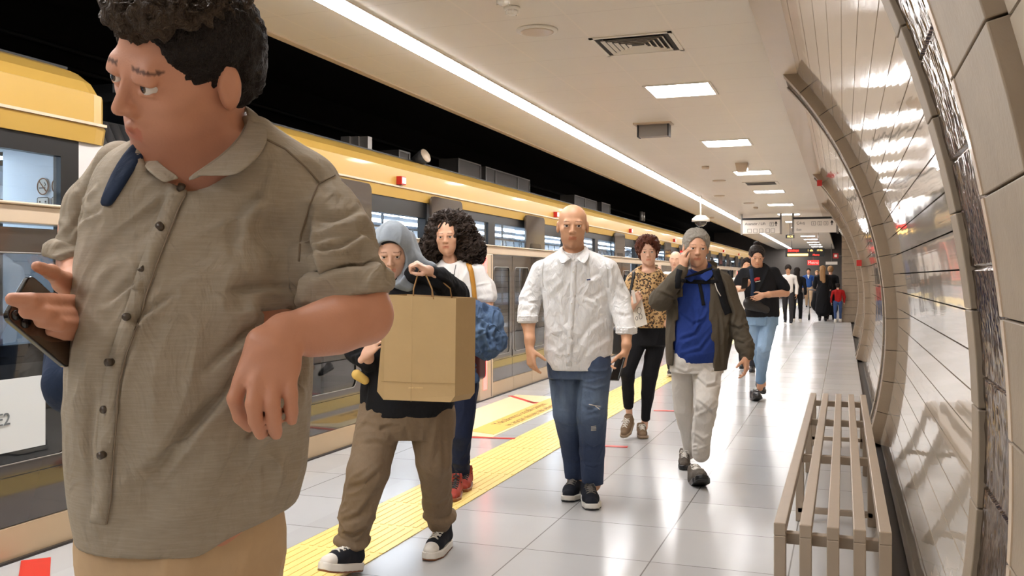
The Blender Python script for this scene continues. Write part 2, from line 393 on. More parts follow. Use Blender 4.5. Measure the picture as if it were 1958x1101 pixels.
for (u, v, r, nm, lb) in ((1418, 311, .1, 'emergency_lamp', 'small square cream fitting under the ceiling beside the second lamp'), (1349, 318, .06, 'smoke_detector', 'smoke detector left of the small square ceiling fitting'),
        (1375, 345, .12, 'ceiling_speaker', 'thin disc speaker in the ceiling past the second lamp'), (1375, 374, .12, 'ceiling_speaker', 'thin disc speaker in the ceiling level with the third lamp'), (1432, 388, .13, 'ceiling_speaker', 'thin disc speaker in the ceiling before the hanging signs'),
        (1362, 415, .07, 'smoke_detector', 'smoke detector next to the chrome dome camera'), (1445, 396, .06, 'smoke_detector', 'smoke detector in front of the left hanging sign')):
    c = ceilpt(u, v)
    if nm == 'emergency_lamp':
        o = MB().prism([(c.x-r, ZC), (c.x+r, ZC), (c.x+r*.75, ZC-.13), (c.x-r*.75, ZC-.13)], 'y', c.y, c.y+.2).build(nm, M['cream'])
    else: o = disc(c.x, c.y, ZC, r, .045 if 'smoke' in nm else .02).build(nm, M['cream'])
    tag(o, lb, {'ceiling_speaker': 'speaker', 'smoke_detector': 'smoke detector', 'emergency_lamp': 'fitting'}[nm])
c = ceilpt(1455, 350); y0 = c.y
t = thing('air_vent', 'flat slotted air vent between the third and fourth lamps', 'vent', (c.x, c.y, ZC))
MB().box((c.x-.32, y0-.3, ZC-.01), (c.x+.32, y0+.3, ZC)).build('frame', M['white'], t)
MB().box((c.x-.27, y0-.25, ZC-.012), (c.x+.27, y0-.02, ZC-.009)).box((c.x-.27, y0+.02, ZC-.012), (c.x+.27, y0+.25, ZC-.009)).build('slats', M['joint'], t)
# dome camera
c = G(1340, 404, ZC); dd = 21.5; c = P(1340, 420, 20.5)
t = thing('dome_camera', 'round chrome dome camera hanging near the ceiling edge', 'camera', (c.x, c.y, ZC))
MB().tube([(c.x, c.y, ZC), (c.x, c.y, c.z+.1)], .02).build('stem', M['white'], t)
m = MB(); m.tube([(c.x, c.y, c.z+.1+.0), (c.x, c.y, c.z+.09), (c.x, c.y, c.z+.02), (c.x, c.y, c.z-.04)], [.03, .1, .19, .2], 24); m.build('housing', M['white'], t)
m = MB(); m.tube([(c.x, c.y, c.z-.04), (c.x, c.y, c.z-.1), (c.x, c.y, c.z-.15)], [.14, .12, .05], 24); m.build('dome', M['doorglass'], t)
# ---- hanging signs ------------------------------------------------------
def sign(x0, x1, y, z0, z1, lb, l1, l2, boxes, ax):
    t = thing('hanging_sign', lb, 'sign', ((x0+x1)/2, y, ZC))
    for x in (x0, x1): MB().box((x-.03, y-.02, z0-.03), (x+.03, y+.02, ZC)).build('post', M['grey'], t)
    MB().box((x0, y-.03, z1-.02), (x1, y+.03, z1+.04)).build('top_rail', M['dark'], t)
    MB().box((x0+.03, y-.025, z0), (x1-.03, y+.025, z1-.02)).build('face', M['signwhite'], t)
    w = x1-x0
    text(l1, .105, (x0+.08*w, y-.028, z1-.16), (1, 0, 0), (0, 0, 1), M['ink'], t, align='LEFT')
    text(l2, .085, (x0+.08*w, y-.028, z1-.34), (1, 0, 0), (0, 0, 1), M['ink'], t, align='LEFT')
    for (bx, bz, ch) in boxes:
        q = MB(); a, b = x0+bx*w, z1+bz
        for u0, v0, u1, v1 in ((0, 0, .11, .008), (0, .102, .11, .11), (0, 0, .008, .11), (.102, 0, .11, .11)): q.box((a+u0, y-.029, b+v0), (a+u1, y-.026, b+v1))
        q.build('icon_frame', M['ink'], t)
        if ch: text(ch, .09, (a+.055, y-.028, b+.025), (1, 0, 0), (0, 0, 1), M['ink'], t)
    x = x0+.88*w; q = MB(); q.box((x-.012, y-.029, z1-.2), (x+.012, y-.026, z1-.1)); q.prism([(x-.045, z1-.13), (x+.045, z1-.13), (x, z1-.06)], 'y', y-.029, y-.026); q.build('arrow', M['ink'], t)
ys = 27.2
sign(-2.73, -1.66, ys, 2.62, 3.02, 'hanging white lift sign with an arrow, nearer the train', 'Asansör / Lift', '', [(.72, -.2, 'T'), (.15, -.38, ''), (.3, -.38, ''), (.45, -.38, ''), (.62, -.38, ''), (.75, -.38, '')], 0)
sign(-1.33, -.16, ys, 2.62, 3.02, 'hanging white exit sign numbered one to three with an arrow', 'Çıkış', 'Exit', [(.42, -.2, '1'), (.56, -.2, '2'), (.70, -.2, '3')], 0)
c = P(1510.5, 452, 31)
t = thing('platform_clock', 'small dark digital clock hanging behind the white signs', 'clock', (c.x, c.y, ZC))
MB().box((c.x-.14, c.y, c.z-.06), (c.x+.14, c.y+.06, c.z+.06)).build('housing', M['dark'], t)
MB().tube([(c.x, c.y+.03, c.z+.06), (c.x, c.y+.03, ZC)], .012).build('stem', M['grey'], t)
text('18:32', .09, (c.x, c.y-.003, c.z-.03), (1, 0, 0), (0, 0, 1), M['ledamber'], t)
a, b = P(1503, 483, 37), P(1576, 483, 37); y = a.y; c = (a+b)/2; hw = .74; z0, z1 = 2.19, 2.52
t = thing('train_display', 'wide dark train display board glowing with red and amber text', 'display', (c.x, y, ZC))
MB().box((c.x-hw, y, z0), (c.x+hw, y+.12, z1)).build('housing', M['dark'], t)
for x in (-.5, .5): MB().tube([(c.x+x, y+.06, z1), (c.x+x, y+.06, ZC)], .015).build('stem', M['grey'], t)
MB().box((c.x-.66, y-.012, 2.38), (c.x-.22, y, 2.49)).build('screen', M['redpaint'], t)
text('Yenikapı', .12, (c.x-.44, y-.016, 2.40), (1, 0, 0), (0, 0, 1), M['ledtext'], t)
text('1 dk', .12, (c.x+.2, y-.004, 2.40), (1, 0, 0), (0, 0, 1), M['ledamber'], t)
text('17:46', .1, (c.x+.55, y-.004, 2.41), (1, 0, 0), (0, 0, 1), M['ledamber'], t)
MB().box((c.x-.66, y-.012, 2.225), (c.x+.12, y, 2.315)).build('lit_line', M['ledamber'], t)
text('Metro', .1, (c.x+.42, y-.004, 2.23), (1, 0, 0), (0, 0, 1), M['ledtext'], t)
c = P(1555, 502, 48)
t = thing('red_sign', 'small glowing red hanging sign beyond the display board', 'sign', (c.x, c.y, ZC))
MB().box((c.x-.28, c.y, c.z-.13), (c.x+.28, c.y+.08, c.z+.13)).build('face', mat('lit red sign', (200, 40, 36), .5, emit=(230, 40, 36), es=.9), t)
MB().tube([(c.x, c.y+.04, c.z+.13), (c.x, c.y+.04, ZC)], .015).build('stem', M['grey'], t)
text('Metro', .2, (c.x, c.y-.004, c.z-.06), (1, 0, 0), (0, 0, 1), M['signwhite'], t)
c = P(1598, 489, 29)
t = thing('fire_sign', 'small square red and white sign by the far wall', 'sign', (c.x, c.y, ZC))
MB().box((c.x-.08, c.y, c.z-.08), (c.x+.08, c.y+.03, c.z+.08)).build('face', M['redpaint'], t)
MB().box((c.x-.04, c.y-.004, c.z-.04), (c.x+.04, c.y, c.z+.04)).build('symbol', M['signwhite'], t)
MB().box((c.x+.08, c.y, c.z-.01), (.27, c.y+.02, c.z+.01)).build('bracket', M['grey'], t)
c = P(1590, 503, 50)
t = thing('hanging_sign', 'blank pale sign hung in front of the end wall', 'sign', (c.x, c.y, ZC))
MB().box((c.x-.3, c.y, c.z-.08), (c.x+.3, c.y+.05, c.z+.08)).build('face', M['signwhite'], t); MB().tube([(c.x, c.y+.02, c.z+.08), (c.x, c.y+.02, ZC)], .012).build('stem', M['grey'], t)

# ---- platform screen doors ----------------------------------------------
XP = -3.81
def opening(c): return (c-1.32, c+1.33)
S(MB().box((XP-.11, -4, 1.645), (XP+.015, Y_END, 1.735)).box((XP-.11, -4, 1.735), (XP+.03, Y_END, 1.75)).build('trim_screen_door_rail', M['cream'], bevel=.006))
def psd_panel(y0, y1, lb, grp):
    t = thing('screen_door_panel', lb, 'screen door', (XP, (y0+y1)/2, 0), grp)
    MB().box((XP-.07, y0+.004, 0.012), (XP+.006, y1-.004, .165)).build('kick_plate', M['kick'], t)
    # dark border with a rounded hole
    a0, b0, a1, b1 = y0+.09, .47, y1-.09, 1.50
    inner = rrect(a0, b0, a1, b1, .06); n = len(inner); m = MB()
    outer = []
    for (p, q) in inner:
        cy, cz = (y0+y1)/2, (b0+b1)/2
        dx, dz = p-cy, q-cz; s = min(((y1-.004-cy)/abs(dx)) if dx else 9, ((1.64-cz)/abs(dz)) if dz > 0 else ((cz-.41)/abs(dz)) if dz < 0 else 9)
        outer.append((cy+dx*s, cz+dz*s))
    for xx in (XP-.028, XP-.01):
        k0 = len(m.v); m.add([(xx, *p) for p in outer]+[(xx, *p) for p in inner], [(i, (i+1) % n, n+(i+1) % n, n+i) for i in range(n)])
    m.box((XP-.03, y0+.004, .17), (XP-.01, y1-.004, .405)); m.build('border', M['frit'], t)
    MB().prism(inner, 'x', XP-.024, XP-.016).build('pane', M['smoke'], t)
    m = MB(); m.tube([(XP-.008, *p) for p in inner+inner[:1]], .004, 6, cap=False); m.build('pane_seal', M['grey'], t)
    return t
ops = [(-3.6, -1.0)]+[opening(c) for c in DOORS]
for i in range(len(ops)-1):
    y0, y1 = ops[i][1]+.40, ops[i+1][0]
    if y0 > Y_END-3: break
    eds = [.9, 2.4, 3.9, 5.4, 6.95] if i == 0 else [y0+(y1-y0)*k/3 for k in range(4)]
    for a, b in zip(eds[:-1], eds[1:]):
        if b < 3: continue
        if a < 5.5: lb = {2.4: 'screen door panel nearest the camera with a white E2 sticker', 3.9: 'screen door panel hidden behind the beige shirt', 5.4: 'screen door panel just before the open door with the hooded woman'}[a]
        else: lb = 'dark bordered glass panel in the closed stretch of platform screen doors'
        if a > 5.5: lb = 'dark bordered glass panel, %s past the %s open screen door' % (ORD[int(round((a-y0)/(y1-y0)*3))], ORD[i-1])
        pt = psd_panel(a, b, lb, 'screen door panels' if a > 5.5 else None)
for ip, (a, b) in enumerate(ops[1:]):
    if a > Y_END-4: break
    y = b
    t = thing('screen_door_post', 'cream post with red light strip, far side of the %s open screen door' % ORD[ip], 'post', (XP, y+.2, 0), 'screen door posts')
    MB().box((XP-.11, y, 0), (XP+.02, y+.40, 1.645)).build('housing', M['cream'], t, .008)
    MB().box((XP+.02, y+.09, .12), (XP+.026, y+.19, 1.60)).build('light_strip', M['led'], t)
    MB().box((XP+.02, y+.33, .02), (XP+.023, y+.335, 1.64)).build('seam', M['joint'], t)
S(MB().box((XP-.12, -4, -.02), (XP+.03, Y_END, .012)).build('trim_screen_door_sill', M['gutter']))
# E2 poster on the nearest panel (inside the glass)
t = thing('door_sticker', 'white sticker reading E2 on the nearest screen door glass', 'sticker', (XP, 3.3, .7))
MB().box((XP-.013, 2.86, .53), (XP-.009, 3.66, .885)).build('sheet', M['poster'], t)
text('E2', .085, (XP-.006, 3.405, .665), (0, 1, 0), (0, 0, 1), mat('grey print', (100, 104, 106), .6), t)

# ---- train --------------------------------------------------------------
XT = -4.15
def train(y0, y1, lb, dys):
    t = thing('train_car', lb, 'train', (XT-1.3, (y0+y1)/2, 0))
    X1 = XT-2.7
    roof = [(XT+.02, 2.16), (XT+.04, 2.26), (XT+.02, 2.275), (XT+.02, 2.45), (XT-.01, 2.46), (XT-.06, 2.53), (XT-.16, 2.60), (XT-.32, 2.655), (XT-.32, 2.60), (XT-.05, 2.16)]
    n = len(roof); m = MB(); vs = []
    secs = [(y0, 0), (y1-.12, 0), (y1-.05, .03), (y1, .12)] if y1 < 5 else [(y0, .12), (y0+.05, .03), (y0+.12, 0), (y1, 0)]
    for (yy, ins) in secs: vs += [(x-ins*.4, yy, 2.16+(z-2.16)*(1-ins*.35)) for x, z in roof]
    fs = [(s*n+i, s*n+(i+1) % n, (s+1)*n+(i+1) % n, (s+1)*n+i) for s in range(len(secs)-1) for i in range(n)]+[tuple(range(n)), tuple((len(secs)-1)*n+i for i in range(n))]
    m.add(vs, fs); ya = m
    ya.build('roof_fairing', M['yellow'], t)
    MB().box((XT+.03, y0+.05, 2.262), (XT+.05, y1-.05, 2.278)).build('drip_rail', M['cream'], t)
    MB().box((X1, y0, 2.60), (XT-.3, y1, 2.66)).box((X1+.2, y0+.3, 2.66), (XT-.9, y1-.3, 2.8)).build('roof', M['blackmetal'], t)
    MB().box((X1, y0+.04, 2.16), (XT-.05, y1-.04, 2.2)).box((X1, y0, -.9), (XT, y1, -.02)).build('underframe_and_ceiling', M['interior'], t)
    MB().box((X1, y0, -.02), (X1+.06, y1, 1.05)).box((X1, y0, 2.05), (X1+.06, y1, 2.6)).build('far_side', M['interior'], t)
    MB().box((X1, y0, 1.05), (X1+.04, y1, 2.05)).build('far_windows', M['black'], t)
    MB().box((X1+.06, y0+.3, .3), (X1+.5, y1-.3, .42)).box((X1+.06, y0+.3, .42), (X1+.12, y1-.3, .85)).build('seat_row', M['seat'], t)
    for a in (y0, y1-.06):
        MB().box((X1, a, 0), (XT-1.9, a+.06, 2.16)).box((XT-.75, a, 0), (XT-.05, a+.06, 2.16)).build('end_panel', M['interior'], t)
    m = MB()
    yy = y0+.4
    while yy < y1-.8: m.box((XT-1.2, yy, 2.145), (XT-.95, yy+1.1, 2.158)).box((XT-1.95, yy, 2.145), (XT-1.7, yy+1.1, 2.158)); yy += 1.3
    m.build('ceiling_lamps', M['tlight'], t)
    # near side: windows between doors
    edges = []; cur = y0
    for c in dys:
        if c-.65 > y0 and c+.65 < y1: edges.append((cur, c-.65)); cur = c+.65
    edges.append((cur, y1))
    for (a, b) in edges:
        if b-a < .3: continue
        ea = .22 if a == y0 else .12; eb = .22 if b == y1 else .12
        m = MB().box((XT-.06, a, -.02), (XT, a+ea, 2.16)).box((XT-.06, b-eb, -.02), (XT, b, 2.16)).box((XT-.06, a+ea, -.02), (XT, b-eb, .92))
        m.build('side_panel', M['trainwhite'], t)
        wa, wb = a+ea, b-eb
        nw = max(1, round((wb-wa)/1.6)); ww = (wb-wa)/nw
        for k in range(nw):
            p, q = wa+k*ww, wa+(k+1)*ww
            fr = MB().box((XT-.05, p, .92), (XT+.004, q, 1.02)).box((XT-.05, p, 2.06), (XT+.004, q, 2.16)).box((XT-.05, p, 1.02), (XT+.004, p+.11, 2.06)).box((XT-.05, q-.13, 1.02), (XT+.004, q, 2.06)).build('window_frame', M['dark'], t)
            MB().box((XT-.02, p+.1, 1.0), (XT-.012, q-.12, 2.07)).build('pane', M['glass'], fr)
    for c in dys:
        if not (c-.65 > y0 and c+.65 < y1): continue
        MB().box((XT-.08, c-.66, 2.0), (XT+.01, c+.66, 2.16)).box((XT-.08, c-.68, 0), (XT+.012, c-.64, 2.16)).box((XT-.08, c+.64, 0), (XT+.012, c+.68, 2.16)).build('door_frame', M['dark'], t)
        for s in (-1, 1):
            a, b = (c+.66, c+1.50) if s > 0 else (c-1.50, c-.66)
            pl = rrect(a, .03, b, 2.235, .07)
            lf = MB().prism(pl, 'x', XT+.05, XT+.075)
            o = lf.build('door_leaf', M['doorglass'], t)
            MB().prism(rrect(a+.17, .95, b-.17, 1.85, .06), 'x', XT+.0755, XT+.077).build('pane', M['smoke'], o)
        o = MB().box((XT+.02, c-.05, 2.29), (XT+.075, c+.05, 2.37)).build('door_signal_lamp', M['redpaint'], t)
        MB().box((XT+.075, c-.035, 2.30), (XT+.083, c+.035, 2.36)).build('lens', mat('lens', (240, 220, 215), .3, emit=(255, 230, 225), es=.6), o)
    # grab rails
    m = MB(); m.tube([(XT-.55, y0+.3, 1.93), (XT-.55, y1-.3, 1.93)], .016); m.tube([(XT-2.1, y0+.3, 1.93), (XT-2.1, y1-.3, 1.93)], .016)
    for c in dys:
        if not (c-.65 > y0 and c+.65 < y1): continue
        for xx in (-.55, -2.1):
            for s in (-.75, .75): m.tube([(XT+xx, c+s, .05), (XT+xx, c+s, 2.15)], .016)
        yy = c-.6
        while yy < c+3.6:
            if y0+.3 < yy < y1-.3:
                for xx in (-.55, -1.33, -2.1): m.tube([(XT+xx, yy, 1.93), (XT+xx, yy-.06, 1.75), (XT+xx, yy+.06, 1.75), (XT+xx, yy, 1.93)], .007, 6)
            yy += .35
        m.tube([(XT-1.33, c-.9, 1.93), (XT-1.33, c+.9, 1.93)], .016)
    m.build('grab_rails', M['steel'], t)
    return t
car = train(-6.0, 4.43, 'yellow and white train car end nearest the camera', [-.6])
# warning stickers on the end panel inside the near car
for (x, lb, kind_) in ((-4.57, 'no smoking sticker inside the near train car', 0), (-4.455, 'round no leaning sticker inside the near train car', 1)):
    z = 1.93; y = 4.36; t = thing('warning_sticker', lb, 'sticker', (x, y, z))
    disc_ = MB(); n = 24
    disc_.prism([(x+.045*math.cos(2*PI*k/n), z+.052*math.sin(2*PI*k/n)) for k in range(n)], 'y', y, y+.003); disc_.build('sheet', M['white'], t)
    r = MB(); r.tube([(x+.042*math.cos(2*PI*k/n), y-.001, z+.049*math.sin(2*PI*k/n)) for k in range(n+1)], .0035, 6, cap=False)
    if kind_ == 0: r.tube([(x-.03, y-.001, z+.034), (x+.03, y-.001, z-.034)], .0035, 6)
    r.build('ring', mat('ring brown', (150, 96, 60), .5), t)
    s = MB()
    if kind_ == 0: s.box((x-.028, y-.002, z-.012), (x+.02, y, z-.006)); s.tube([(x+.015, y-.001, z), (x+.022, y-.001, z+.012), (x+.012, y-.001, z+.024)], .002, 6)
    else: s.box((x-.012, y-.002, z-.005), (x+.012, y, z+.028)).box((x-.01, y-.002, z-.038), (x-.002, y, z-.005)).box((x+.002, y-.002, z-.038), (x+.01, y, z-.005)); s.prism([(x+.009*math.cos(k*.7), z+.038+.009*math.sin(k*.7)) for k in range(9)], 'y', y-.002, y)
    s.build('symbol', M['ink'], t)
for (x, lb) in ((-4.57, 'lower rectangular seat notice sticker under the no smoking sticker'), (-4.455, 'lower rectangular seat notice sticker under the no leaning sticker')):
    z = 1.815; y = 4.36; t = thing('notice_sticker', lb, 'sticker', (x, y, z))
    MB().prism(rrect(x-.045, z-.05, x+.045, z+.05, .01), 'y', y, y+.003).build('sheet', M['white'], t)
    r = MB(); r.tube([(a, y-.001, b) for a, b in rrect(x-.043, z-.048, x+.043, z+.048, .01)+[(x+.043-.01, z-.048)]], .0018, 6, cap=False)
    for dx in (-.022, .022):
        r.box((x+dx-.009, y-.002, z-.02), (x+dx+.009, y, z+.012)); r.prism([(x+dx+.006*math.cos(k*.7), z+.022+.006*math.sin(k*.7)) for k in range(9)], 'y', y-.002, y)
    r.build('symbol', M['ink'], t)
t = thing('gangway_bellows', 'black ribbed rubber bellows joining the two train cars', 'gangway', (XT-1.3, 4.8, 0))
m = MB()
for k in range(8):
    y = 4.44+k*.09
    m.tube([(XT-.28, y+.045, -.1), (XT-.26, y+.045, 2.05), (XT-.42, y+.045, 2.36), (XT-.9, y+.045, 2.46), (XT-2.4, y+.045, 2.46)], .048, 10)
m.build('folds', M['bellows'], t)
train(5.15, 26.9, 'long middle train car whose doors stand open behind the walkers', DOORS)
train(27.7, 49.5, 'distant third train car near the far end of the platform', DOORS)
# ---- things above the train in the tunnel ------------------------------
t = thing('equipment_cabinet', 'row of three small grey relay boxes above the train roof', 'cabinet', P(690, 275, 9.6))
for u in (664, 681, 699):
    c = P(u, 272, 9.6); MB().box((c.x-.05, c.y-.045, c.z-.07), (c.x+.05, c.y+.045, c.z+.055)).build('relay_box', M['grey'], t)
c0, c1 = P(625, 268, 9.4), P(760, 303, 10.2); MB().tube([c0, c1], .025, 8).build('cable_tray', M['blackmetal'], t)
def crate(u0, u1, v0, v1, d, lb, split=()):
    a, b = P(u0, v1, d), P(u1, v1, d); 
    x = a.x; dy = max(.1, (b.y-a.y)); 
    # panel standing parallel to the track
    q = lambda u, v: None
    aa = (u0-UC)/F_PX; bb = (u1-UC)/F_PX; X = XT-1.0
    da = X/(aa*CP-SP); db = X/(bb*CP-SP); ya = da*(aa*SP+CP); yb = db*(bb*SP+CP)
    z1 = H+(VH-v0)/F_PX*da; z0 = 2.83
    t = thing('tunnel_cabinet', lb, 'cabinet', (X, (ya+yb)/2, z0))
    MB().box((X-.3, ya, z0), (X, yb, z1)).build('box', mat('cabinet dim', (92, 86, 80), .6), t)
    m = MB()
    for s in (0,)+tuple(split)+(1,):
        yy = ya+(yb-ya)*s; m.box((X, yy-.012, z0), (X+.012, yy+.012, z1))
    m.box((X, ya, z1-.02), (X+.012, yb, z1)); m.build('frame', M['grey'], t)
crate(762, 782, 286, 310, 10, 'narrow grey cabinet above the train beside the round lamp')
crate(876, 918, 302, 340, 11, 'pale grey cabinet above the train between lamp and dark frame')
crate(928, 1012, 318, 372, 12, 'wide dark framed cabinet with split panels above the train', (.2, .7))
crate(1098, 1140, 372, 405, 14, 'framed cabinet above the train over the bald man', (.45,))
crate(1150, 1166, 386, 408, 15, 'small framed cabinet above the train past the bald man')
c = P(806, 302, 10.3)
t = thing('spot_lamp', 'round tunnel lamp on a bracket above the train roof', 'lamp', c)
ax = D(.75, -.45, .35)
m = MB(); m.tube([c-ax*.14, c-ax*.1, c+ax*.06], [.03, .06, .085], 20); m.build('housing', M['bellows'], t)
MB().tube([c+ax*.06, c+ax*.065], .078, 20).build('lens', M['cream'], t)
MB().tube([c-ax*.05, c-ax*.05+Vector((0, 0, -.16))], .02).build('bracket', M['blackmetal'], t)
for (u, v, d) in ((1226, 414, 22.5), ):
    c = P(u, v, d); t = thing('spot_lamp', 'pair of small tunnel lamps above the train, over the auburn haired woman', 'lamp', c)
    for q in (0, .25): MB().tube([(c.x, c.y+q, c.z-.1), (c.x, c.y+q, c.z+.12)], .04, 10).build('housing', M['grey'], t)
m = MB()
for z in (3.4, 3.55, 3.75): m.tube([(-7.6, -4, z), (-7.6, 50, z)], .03, 8)
for z in (3.5,): m.tube([(-4.6, -4, 3.5), (-4.6, 50, 3.5)], .05, 8)
tag(m.build('tunnel_cables', M['blackmetal']), kind='structure')

# ---- floor marks --------------------------------------------------------
def flat(name, pts, m_, lb=None, cat=None, z=.004, th=.003, group=None):
    mm = MB(); mm.prism([(p.x, p.y) for p in pts], 'z', z-th, z); o = mm.build(name, m_)
    if lb: tag(o, lb, cat, group)
    return o
def tape(u0, v0, u1, v1, wd, lb, z=.005):
    a, b = G(u0, v0), G(u1, v1); d = (b-a); d.z = 0; d.normalize(); n_ = Vector((-d.y, d.x, 0))*wd/2
    return flat('floor_tape', [a-n_, b-n_, b+n_, a+n_], M['redtape'], lb, 'tape', z)
tape(69, 1070, 62, 1135, .13, 'wide red tape on the floor by the nearest screen door')
tape(975, 757, 1025, 772, .06, 'short slanting red tape above the yellow floor notice')
tape(1010, 769, 1060, 773, .05, 'red tape along the far edge of the yellow floor notice')
tape(760, 832, 985, 839, .05, 'long red tape across the floor under the yellow floor notice')
tape(1156, 853, 1200, 855, .06, 'short red tape between the bald man and the brown shoes')
tape(1250, 785, 1292, 786, .06, 'short red tape on the floor behind the white trousers')
tape(596, 812, 684, 824, .05, 'red tape by the screen doors behind the khaki trousers')
t = thing('floor_notice', 'yellow floor notice with two lines of text before the open screen door', 'notice', (-3.05, 9.0, 0))
x0, x1 = -3.62, -2.85
q = MB(); q.box((x0, 7.5, .001), (x1, 10.3, .004)); q.build('sheet', M['stickcream'], t)
q = MB(); q.prism([(x1-.03, 7.62), (x1-.03, 10.22), (x1-.30, 10.1), (x1-.30, 7.72)], 'z', .004, .006); q.build('text_panel', M['stickyellow'], t)
text('Yolcularımıza öncelik tanıyınız', .125, (x1-.175, 8.9, .0065), (0, 1, 0), (-1, 0, 0), M['brown'], t, th=.001)
text('ve araçtan ininceye dek bekleyiniz', .115, (x1-.055, 8.9, .0065), (0, 1, 0), (-1, 0, 0), M['brown'], t, th=.001)
# ---- bench --------------------------------------------------------------
t = thing('bench', 'long slatted metal bench along the curved wall', 'bench', (-.05, 6, 0))
bx = [-.255, -.16, -.06, .035, .125]; y0, y1 = 3.74, 8.05; ZB = .43
for i, x in enumerate(bx):
    wd = .045
    MB().box((x, y0, ZB-.05), (x+wd, y1, ZB)).build('slat', M['benchmetal'], t, .004)
for x in bx:
    MB().box((x, y0, 0), (x+.045, y0+.045, ZB-.05)).build('leg', M['benchmetal'], t, .004)
for yy in (5.5, 6.9):
    for x in (bx[0], bx[-1]): MB().box((x, yy, 0), (x+.045, yy+.045, ZB-.05)).build('leg', M['benchmetal'], t, .004)
for x in (bx[0], bx[2], bx[-1]): MB().box((x, y1-.045, 0), (x+.045, y1, ZB-.05)).build('leg', M['benchmetal'], t, .004)
for yy in (y0+.06, 5.5, 6.9, y1-.1):
    MB().box((bx[0]+.02, yy, ZB-.095), (bx[-1]+.03, yy+.045, ZB-.052)).build('cross_bar', M['benchmetal'], t, .003)
MB().box((bx[0]+.01, 5.5, .05), (bx[-1]+.03, 5.54, .08)).build('foot_rail', M['benchmetal'], t, .003); MB().box((bx[0]+.01, y1-.045, .05), (bx[-1]+.03, y1-.01, .08)).build('foot_rail', M['benchmetal'], t, .003)
# ======================= soft-surface modelling ==========================
A_ = lambda v: np.array(tuple(v), dtype=np.float32)
def _h3(i, j, k, seed):
    n = (i*374761393 + j*668265263 + k*2147483647 + seed*974711).astype(np.int64) & 0xffffffff
    n = ((n ^ (n >> 13))*1274126177) & 0xffffffff
    return ((n ^ (n >> 16)) & 0xffff).astype(np.float32)/65535.
def vnoise(p, seed=0):
    f = np.floor(p); i = f.astype(np.int64); t = (p-f).astype(np.float32); t = t*t*(3-2*t)
    r = 0
    for a in (0, 1):
        wx = t[:, 0] if a else 1-t[:, 0]
        for b in (0, 1):
            wy = t[:, 1] if b else 1-t[:, 1]
            for c in (0, 1):
                wz = t[:, 2] if c else 1-t[:, 2]
                r = r+wx*wy*wz*_h3(i[:, 0]+a, i[:, 1]+b, i[:, 2]+c, seed)
    return r
def folds(p, n, zones, seed=1):
    """cloth folds: zones (centre, radius, amplitude, direction along the fold, folds per metre); returns displaced points"""
    out = np.zeros(len(p), np.float32); hem = 1-np.clip((-n[:, 2]-.35)*2.2, 0, 1)
    for q, (c, R, amp, dr, fr) in enumerate(zones):
        dr = A_(Vector(dr).normalized())
        if c is None: w_ = 1.0
        else:
            r = np.linalg.norm(p-A_(c), axis=1)/R; w_ = np.exp(-r*r*1.6)
        al = (p@dr)[:, None]*dr; pe = p-al
        x = (pe*fr+al*fr*.22).astype(np.float32)
        x = x+(vnoise(x*.6+7, seed+q)[:, None]-.5)*1.1
        v = vnoise(x, seed*3+q); v = (1-np.abs(2*v-1))**1.4
        out += w_*amp*(v-.42)*2.0
    return p+n*(out*hem)[:, None]
